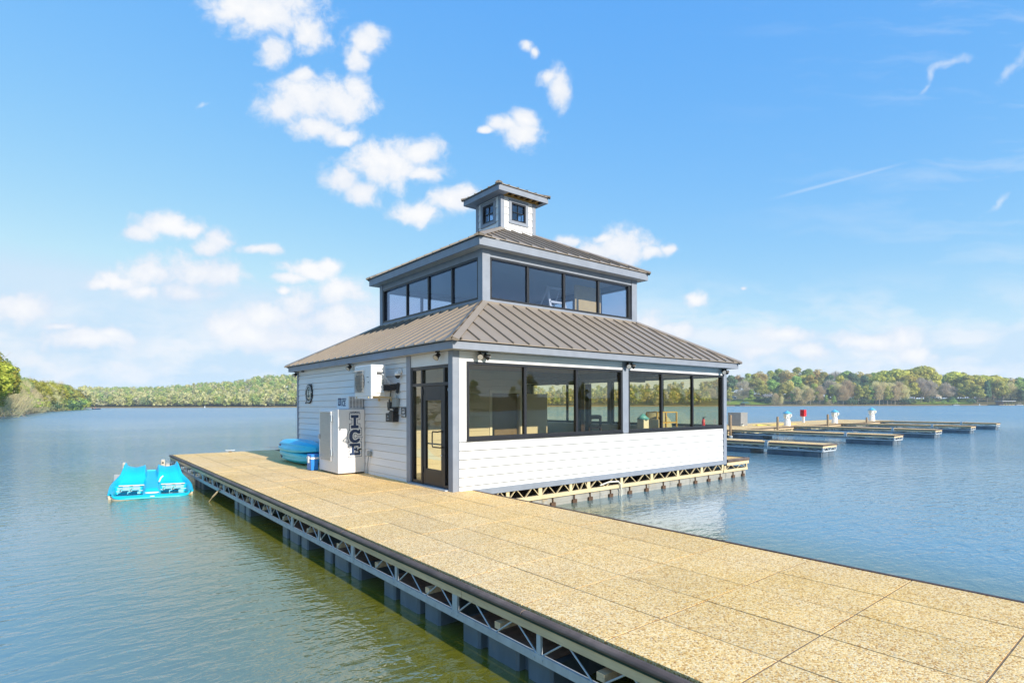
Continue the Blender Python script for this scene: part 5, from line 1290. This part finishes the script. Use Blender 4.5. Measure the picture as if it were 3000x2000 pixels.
# ================================================================== FAR SHORE BUILDINGS, BOATS
def house(px, back, w, dp, hw, hr, wall, roofm, lab, name='house', hip=False, cat='house'):
    d, z = ground_at(px, back); c = colxy(px, d, z)
    r = thing(name, lab, cat, tuple(c)); r.rotation_euler = (0,0,atan2(RT.y,RT.x)); ROOT[r.name] = (0,0,0)
    f = MB(); f.box((-w/2,-dp/2,-.5),(w/2,dp/2,hw)); f.build('wall', M[wall], r, off=(0,0,0))
    f = MB()
    if hip: f.add([(-w/2-.6,-dp/2-.6,hw),(w/2+.6,-dp/2-.6,hw),(w/2+.6,dp/2+.6,hw),(-w/2-.6,dp/2+.6,hw),(-w*.18,0,hw+hr),(w*.18,0,hw+hr)], [(0,1,5,4),(1,2,5),(2,3,4,5),(3,0,4),(3,2,1,0)])
    else: f.add([(-w/2-.6,-dp/2-.8,hw-.2),(w/2+.6,-dp/2-.8,hw-.2),(w/2+.6,dp/2+.8,hw-.2),(-w/2-.6,dp/2+.8,hw-.2),(-w/2-.6,0,hw+hr),(w/2+.6,0,hw+hr)], [(0,1,5,4),(2,3,4,5),(1,2,5),(3,0,4),(3,2,1,0)])
    f.build('roof', M[roofm], r, off=(0,0,0))
    for k in range(max(2, int(w/3))):
        x = -w/2 + (k+.5)*w/max(2, int(w/3)); f = MB(); f.box((x-.7,-dp/2-.06,.8),(x+.7,-dp/2-.005,2.2)); f.build('window', M['bronze'], r, off=(0,0,0))
    return r
house(2248, 62, 10, 8, 3.2, 2.2, 'brickwall', 'rooftile', 'low tan house with grey roof behind the hedge on the right lawn')
house(2147, 56, 6, 6, 2.6, 1.6, 'white', 'rooftan', 'small white house at the left end of the right lawn, by the boathouse corner')
house(2736, 66, 11, 9, 3.4, 4.0, 'white', 'rooftan', 'white house with tall tan hipped roof among bare trees', hip=True)
house(2262, 100, 9, 7, 3, 2.2, 'offwhite', 'rooftan', 'pale house higher up among the trees on the right hill')
def boat_shed(px, off, w, dp, h, roofm, lab, flat=False):
    d0, H, k = shore_at(px); c = colxy(px, d0-off, 0); r = thing('covered_boat_dock', lab, 'boat dock', tuple(c)); r.rotation_euler = (0,0,atan2(RT.y,RT.x)); ROOT[r.name] = (0,0,0)
    for i in range(5):
        for y in (-dp/2, dp/2):
            f = MB(); x = -w/2 + i*w/4; f.box((x-.12,y-.12,-1),(x+.12,y+.12,h)); f.build('post', M['darkwood'], r, off=(0,0,0))
    f = MB()
    if flat: f.box((-w/2-.5,-dp/2-.6,h),(w/2+.5,dp/2+.6,h+.35))
    else: f.add([(-w/2-.7,-dp/2-.7,h),(w/2+.7,-dp/2-.7,h),(w/2+.7,dp/2+.7,h),(-w/2-.7,dp/2+.7,h),(-w*.25,0,h+1.6),(w*.25,0,h+1.6)], [(0,1,5,4),(1,2,5),(2,3,4,5),(3,0,4),(3,2,1,0)])
    f.build('roof', M[roofm], r, off=(0,0,0))
    f = MB(); f.box((-w/2-3,-dp/2,.35),(w/2+.4,dp/2,.6)); f.build('deck', M['timber'], r, off=(0,0,0))
    f = MB(); f.box((-w/2+.3,dp/2-1.6,.601),(w*.05,dp/2-.3,h-.3)); f.build('store_room', M['dkgrey'], r, off=(0,0,0)); return r
boat_shed(2183, 3, 8, 6, 3.0, 'greenroof', 'covered boat dock with green roof below the right lawn')
boat_shed(2945, 4, 13, 8, 4.2, 'white', 'covered boat dock with flat white roof at the far right shore', True)
def pontoon_boat(px, off, lab, L=6.5):
    d0, H, k = shore_at(px); c = colxy(px, d0-off, 0); r = thing('pontoon_boat', lab, 'boat', tuple(c)); r.rotation_euler = (0,0,atan2(RT.y,RT.x)); ROOT[r.name] = (0,0,0)
    for y in (-.8,.8):
        f = MB(); f.tube([(-L/2,y,.2),(L/2-.5,y,.2),(L/2,y,.35)], .3, 8); f.build('pontoon', M['steel'], r, off=(0,0,0))
    f = MB(); f.box((-L/2,-1.2,.5),(L/2-.3,1.2,.62)); f.build('deck', M['dkgrey'], r, off=(0,0,0))
    f = MB(); f.box((-L/2,-1.2,.621),(L/2-1,-1.12,1.3)); f.box((-L/2,1.12,.621),(L/2-1,1.2,1.3)); f.build('rail', M['dkgrey'], r, off=(0,0,0))
    f = MB()
    for x in (-1.5,1): f.box((x-.02,-1.1,.63),(x+.04,-1.04,2.4)); f.box((x-.02,1.04,.63),(x+.04,1.1,2.4))
    f.box((-1.9,-1.15,2.4),(1.5,1.15,2.48)); f.build('canopy', M['offwhite'], r, off=(0,0,0))
pontoon_boat(2800, 4, 'pontoon boat moored below the white house on the right shore'); pontoon_boat(2985, 5, 'dark pontoon boat at the far right, beside the white-roofed dock')
d0 = 345; c = colxy(283, d0, 0); bt = thing('fishing_boat', 'small dark fishing boat out on the lake beyond the left point', 'boat', tuple(c)); bt.rotation_euler = (0,0,atan2(RT.y,RT.x)); ROOT[bt.name] = (0,0,0)
f = MB(); prof = [(-2.4,.85,.55),(-1.0,.95,.5),(1.0,.9,.55),(2.1,.45,.75),(2.6,.04,.9)]; vs = []
for x, w_, h in prof: vs += [(x,-w_,h),(x,-w_*.6,-.15),(x,w_*.6,-.15),(x,w_,h)]
fs = [(i*4+j, i*4+j+1, i*4+j+5, i*4+j+4) for i in range(4) for j in range(3)] + [(0,3,2,1)] + [(i*4+3, i*4, i*4+4, i*4+7) for i in range(4)]
f.add(vs, fs); f.build('hull', M['navy'], bt, off=(0,0,0))
f = MB(); f.box((-2.75,-.2,-.3),(-2.41,.2,1.0)); f.build('outboard_motor', M['black'], bt, off=(0,0,0))
def seated(px, d, z, lab, shift):
    c = colxy(px, d, z) + RT*shift; pr = thing('person', lab, 'person', tuple(c)); pr.rotation_euler = (0,0,atan2(RT.y,RT.x)); ROOT[pr.name] = (0,0,0)
    me = bpy.data.meshes.new('body'); pts = [(0,0,0,.15),(0,0,.28,.16),(0,0,.48,.17),(0,0,.56,.07),(0,0,.64,.07),(0,0,.76,.105),(0,0,.86,.08),
        (-.2,0,.47,.07),(-.26,-.1,.24,.05),(-.16,-.3,.16,.04),(.2,0,.47,.07),(.26,-.1,.24,.05),(.16,-.3,.16,.04),(-.1,-.1,-.02,.10),(-.12,-.42,.02,.08),(-.12,-.46,-.38,.05),(.1,-.1,-.02,.10),(.12,-.42,.02,.08),(.12,-.46,-.38,.05)]
    me.from_pydata([p[:3] for p in pts], [(0,1),(1,2),(2,3),(3,4),(4,5),(5,6),(2,7),(7,8),(8,9),(2,10),(10,11),(11,12),(0,13),(13,14),(14,15),(0,16),(16,17),(17,18)], [])
    ob = bpy.data.objects.new('body', me); COL.objects.link(ob); ob.parent = pr
    s = ob.modifiers.new('skin', 'SKIN'); ob.modifiers.new('sub', 'SUBSURF').levels = 1
    for v_, p in zip(me.skin_vertices[0].data, pts): v_.radius = (p[3], p[3])
    me.skin_vertices[0].data[0].use_root = True; me.materials.append(M['skin'])
    f = MB(); f.lathe([(.20,0),(.215,.25),(.22,.46),(.10,.55)], n=12); f.build('red_jacket', M['clothred'], pr, off=(0,0,0))
    f = MB(); f.lathe([(.125,.80),(.12,.88),(.03,.93)], n=12); f.build('cap', M['navy'], pr, off=(0,0,0))
seated(283, 345, .75, 'person in a red jacket seated in the small fishing boat', -.7)
for px, d, lab in ((600, 560, 'tiny white buoy far out before the left hills'),(2870, 575, 'tiny white buoy off the right shore')):
    c = colxy(px, d, 0); f = MB(); f.lathe([(.3,-.2),(.5,.1),(.5,.7),(.2,1.1),(.15,1.9)], tuple(c), 12); tag(f.build('buoy', M['white'], None), lab, 'buoy')

# ================================================================== LIGHT AND SKY
SUN = V((.062, -1.0, .489)).normalized()
sd = bpy.data.lights.new('sun', 'SUN'); so_ = bpy.data.objects.new('sun', sd); COL.objects.link(so_)
sd.energy = 2.6; sd.angle = radians(.5); sd.color = (1.0, .925, .81)
so_.rotation_euler = SUN.to_track_quat('Z', 'Y').to_euler(); so_.location = (0,-60,60)

wd = bpy.data.worlds.new('World'); sc.world = wd; wd.use_nodes = True; nt = wd.node_tree
bg = nt.nodes['Background']; bg.inputs['Strength'].default_value = .15
sky = N(nt, 'ShaderNodeTexSky'); sky.sky_type = 'NISHITA'; sky.sun_disc = False
sky.sun_elevation = math.asin(SUN.z); sky.sun_rotation = atan2(SUN.x, SUN.y)
sky.air_density = .7; sky.dust_density = 0; sky.ozone_density = 2
tc = N(nt, 'ShaderNodeTexCoord')
def vdot(vec, c):
    n = N(nt, 'ShaderNodeVectorMath', operation='DOT_PRODUCT'); nt.links.new(vec, n.inputs[0]); n.inputs[1].default_value = c; return n.outputs['Value']
D = tc.outputs['Generated']
df = math_(nt, 'MAXIMUM', math_(nt, 'ABSOLUTE', vdot(D, FW)), .04)
u = math_(nt, 'DIVIDE', vdot(D, RT), df); v = math_(nt, 'DIVIDE', math_(nt, 'ABSOLUTE', vdot(D, UP)), df)
cx_ = N(nt, 'ShaderNodeCombineXYZ'); nt.links.new(u, cx_.inputs[0]); nt.links.new(v, cx_.inputs[1]); UVv = cx_.outputs[0]
def ntex(vec, scale, detail, rough):
    n = N(nt, 'ShaderNodeTexNoise'); n.inputs['Scale'].default_value = scale; n.inputs['Detail'].default_value = detail; n.inputs['Roughness'].default_value = rough
    nt.links.new(vec, n.inputs['Vector']); return n
wn = ntex(UVv, 9, 3, .55)
wv = N(nt, 'ShaderNodeVectorMath', operation='MULTIPLY_ADD'); nt.links.new(wn.outputs['Color'], wv.inputs[0]); wv.inputs[1].default_value = (.060,.045,0); 
sub = N(nt, 'ShaderNodeVectorMath', operation='SUBTRACT'); nt.links.new(UVv, sub.inputs[0]); sub.inputs[1].default_value = (.030,.0225,0); nt.links.new(sub.outputs[0], wv.inputs[2])
W2 = wv.outputs[0]
CL = [(800,40,150,80),(700,20,90,60),(900,90,60,70),(800,150,50,50),(1070,130,55,45),(1050,165,30,50),(1100,100,45,30),
 (900,292,115,68),(1000,305,80,62),(830,330,70,42),(930,372,95,36),(1000,398,50,28),(890,228,48,34),(1050,265,38,44),
 (1130,480,140,62),(1000,525,62,42),(1230,440,80,38),(1060,560,52,42),(1250,505,50,26),(1320,580,60,38),(1230,620,75,35),(1360,560,40,28),
 (1640,260,38,50),(1610,230,35,22),(1545,140,26,18),(1570,160,22,16),(1525,395,62,52),(1490,370,50,28),(1420,383,22,12),(1545,350,40,30),
 (480,650,95,40),(400,680,60,28),(560,665,60,22),(640,700,52,40),(610,715,48,28),(760,728,65,17),
 (560,790,130,52),(440,800,85,45),(650,800,75,45),(340,830,80,34),(290,845,45,20),(420,860,60,20),(560,850,100,32),
 (900,785,80,28),(960,770,40,20),(850,810,60,15),(825,845,26,12),(1010,855,95,45),(880,895,75,52),(920,930,110,38),(780,930,120,38),(680,950,80,45),(740,980,120,40),(830,1000,140,30),
 (60,905,120,48),(180,965,60,12),(260,1000,150,34),(330,985,70,22),(1820,720,85,55),(1760,740,65,40),(1900,740,45,20),(1660,705,48,22),(1770,690,30,16),(1950,735,35,16),
 (1900,950,70,35),(1960,975,70,30),(2030,880,36,20),(2185,845,12,9),(1010,955,110,60),(980,1000,140,40),
 (2560,1000,130,26),(2650,985,60,30),(2690,1030,60,34),(2300,985,90,26),(2380,1030,70,26),(2210,1035,70,20)]
prev = None
for i, (px, py, rx, ry) in enumerate(CL):
    uc, vc = (px-CX)/FPX, (hyp(px)-py)/FPX; ru, rv = rx*1.04/FPX, ry*1.04/FPX
    n = N(nt, 'ShaderNodeVectorMath', operation='MULTIPLY_ADD'); nt.links.new(W2, n.inputs[0]); n.inputs[1].default_value = (1/ru, 1/rv, 0); n.inputs[2].default_value = (-uc/ru, -vc/rv, 0)
    l = N(nt, 'ShaderNodeVectorMath', operation='LENGTH'); nt.links.new(n.outputs[0], l.inputs[0])
    if prev is None: prev = l.outputs['Value']
    else: prev = math_(nt, 'SMOOTH_MIN', prev, l.outputs['Value'], .25)
fb1 = ntex(W2, 27, 8, .64).outputs['Fac']; fb2 = ntex(W2, 7, 3, .5).outputs['Fac']
fld = math_(nt, 'SUBTRACT', 1.0, prev)
fld = math_(nt, 'ADD', fld, math_(nt, 'MULTIPLY', math_(nt, 'SUBTRACT', fb1, .5), 1.95)); fld = math_(nt, 'ADD', fld, math_(nt, 'MULTIPLY', math_(nt, 'SUBTRACT', fb2, .5), .8))
fld = math_(nt, 'MAXIMUM', fld, -1)
dn = N(nt, 'ShaderNodeMapRange', interpolation_type='SMOOTHSTEP'); nt.links.new(fld, dn.inputs[0]); dn.inputs[1].default_value = -.34; dn.inputs[2].default_value = .62
dens_c = dn.outputs[0]
# low bank of flat cloud towards the horizon
sv_ = N(nt, 'ShaderNodeVectorMath', operation='MULTIPLY'); nt.links.new(W2, sv_.inputs[0]); sv_.inputs[1].default_value = (1,2.6,1)
hb = ntex(sv_.outputs[0], 5.2, 7, .6).outputs['Fac']
hm = N(nt, 'ShaderNodeMapRange', interpolation_type='SMOOTHSTEP'); nt.links.new(v, hm.inputs[0]); hm.inputs[1].default_value = .26; hm.inputs[2].default_value = .07
hd = math_(nt, 'MULTIPLY', ramp(nt, hb, [(.43,(0,0,0)),(.60,(1,1,1))]), hm.outputs[0])
hd = math_(nt, 'MULTIPLY', hd, .85)
# thin streaks high on the right
st_v = N(nt, 'ShaderNodeMapping'); st_v.inputs['Rotation'].default_value = (0,0,radians(-22)); st_v.inputs['Scale'].default_value = (2.2,15,1); nt.links.new(W2, st_v.inputs['Vector'])
stn = ntex(st_v.outputs[0], 1.1, 5, .6).outputs['Fac']
um = N(nt, 'ShaderNodeMapRange', interpolation_type='SMOOTHSTEP'); nt.links.new(u, um.inputs[0]); um.inputs[1].default_value = .25; um.inputs[2].default_value = .9
std = math_(nt, 'MULTIPLY', math_(nt, 'MULTIPLY', ramp(nt, stn, [(.52,(0,0,0)),(.8,(1,1,1))]), um.outputs[0]), .35)
# old vapour trail
pu, pv_, qu, qv = (2230-CX)/FPX, (hyp(2230)-592)/FPX, (2690-CX)/FPX, (hyp(2690)-468)/FPX; ta = atan2(qv-pv_, qu-pu)
dl = math_(nt, 'ADD', math_(nt, 'MULTIPLY', v, cos(ta)), math_(nt, 'MULTIPLY_ADD', u, -sin(ta), pu*sin(ta)-pv_*cos(ta)))
lm = N(nt, 'ShaderNodeMapRange', interpolation_type='SMOOTHSTEP'); nt.links.new(math_(nt, 'ABSOLUTE', dl), lm.inputs[0]); lm.inputs[1].default_value = .0045; lm.inputs[2].default_value = .0005
la = N(nt, 'ShaderNodeMapRange', interpolation_type='SMOOTHSTEP'); nt.links.new(math_(nt, 'ABSOLUTE', math_(nt, 'SUBTRACT', u, (pu+qu)/2)), la.inputs[0]); la.inputs[1].default_value = (qu-pu)/2; la.inputs[2].default_value = (qu-pu)/6
trl = math_(nt, 'MULTIPLY', math_(nt, 'MULTIPLY', lm.outputs[0], la.outputs[0]), .22)
pw = None
for px, py, rx, ry, an in [(2775,188,62,13,18),(2735,215,40,13,52),(2712,256,30,12,58),(2960,200,55,16,35),(3000,165,50,20,50),(2922,598,60,12,32),(600,310,26,9,10)]:
    mp = N(nt, 'ShaderNodeMapping', vector_type='TEXTURE'); nt.links.new(W2, mp.inputs['Vector'])
    mp.inputs['Location'].default_value = ((px-CX)/FPX, (hyp(px)-py)/FPX, 0); mp.inputs['Rotation'].default_value = (0,0,radians(an)); mp.inputs['Scale'].default_value = (rx/FPX, ry/FPX, 1)
    l = N(nt, 'ShaderNodeVectorMath', operation='LENGTH'); nt.links.new(mp.outputs[0], l.inputs[0])
    pw = l.outputs['Value'] if pw is None else math_(nt, 'MINIMUM', pw, l.outputs['Value'])
wf_ = math_(nt, 'ADD', math_(nt, 'SUBTRACT', 1.1, pw), math_(nt, 'MULTIPLY', math_(nt, 'SUBTRACT', fb1, .5), 3.2))
wm = N(nt, 'ShaderNodeMapRange', interpolation_type='SMOOTHSTEP'); nt.links.new(wf_, wm.inputs[0]); wm.inputs[1].default_value = -.1; wm.inputs[2].default_value = 1.5; wm.inputs[4].default_value = .5
soft = math_(nt, 'MAXIMUM', math_(nt, 'MAXIMUM', math_(nt, 'MAXIMUM', hd, std), trl), wm.outputs[0], clamp=True)
cf = math_(nt, 'MULTIPLY_ADD', fld, .55, math_(nt, 'MULTIPLY_ADD', fb2, 1.3, -.45))
ccol = ramp(nt, cf, [(.05,(2.0,2.3,2.75)),(.40,(2.45,2.58,2.8)),(.85,(2.86,2.87,2.9))])
sp_ = N(nt, 'ShaderNodeSeparateColor'); nt.links.new(sky.outputs[0], sp_.inputs[0]); cc_ = N(nt, 'ShaderNodeCombineColor')
for i, (k, gmm, cap_) in enumerate(((.62, 1.05, 1.78), (1.17, .5, 2.32), (2.6, .06, 2.8))):       # photographic tone curve per channel
    nt.links.new(math_(nt, 'MINIMUM', math_(nt, 'MULTIPLY', math_(nt, 'POWER', sp_.outputs[i], gmm), k), cap_), cc_.inputs[i])
m0 = N(nt, 'ShaderNodeMix', data_type='RGBA'); nt.links.new(soft, m0.inputs[0]); nt.links.new(cc_.outputs[0], m0.inputs[6]); m0.inputs[7].default_value = (2.66,2.74,2.86,1)
mx = N(nt, 'ShaderNodeMix', data_type='RGBA'); nt.links.new(dens_c, mx.inputs[0]); nt.links.new(m0.outputs[2], mx.inputs[6]); nt.links.new(ccol, mx.inputs[7])
nt.links.new(mx.outputs[2], bg.inputs['Color'])
wd.cycles.sampling_method = 'MANUAL'; wd.cycles.sample_map_resolution = 512

vs_ = sc.view_settings; sc.display_settings.display_device = 'sRGB'; vs_.view_transform = 'Standard'; vs_.look = 'None'; vs_.exposure = 1.2; vs_.gamma = 1; vs_.use_curve_mapping = False
cy = sc.cycles; cy.max_bounces = 12; cy.transparent_max_bounces = 16; cy.diffuse_bounces = 6; cy.glossy_bounces = 4; cy.caustics_reflective = False; cy.caustics_refractive = False
cy.sample_clamp_indirect = 6; cy.use_denoising = True

# ------------------------------------------------------------------ air
HZ = .00017
if HZ:
    m = bpy.data.materials.new('pale_air'); m.use_nodes = True; ht = m.node_tree; ht.nodes.clear()
    o_ = ht.nodes.new('ShaderNodeOutputMaterial'); pv = ht.nodes.new('ShaderNodeVolumePrincipled'); pv.inputs['Density'].default_value = HZ; pv.inputs['Color'].default_value = (.86,.92,1,1); pv.inputs['Anisotropy'].default_value = 0
    ht.links.new(pv.outputs[0], o_.inputs['Volume'])
    f = MB(); f.box((-9500,-9500,-2),(9500,9500,75)); tag(f.build('haze', m), kind='stuff')
    cy.volume_bounces = 1
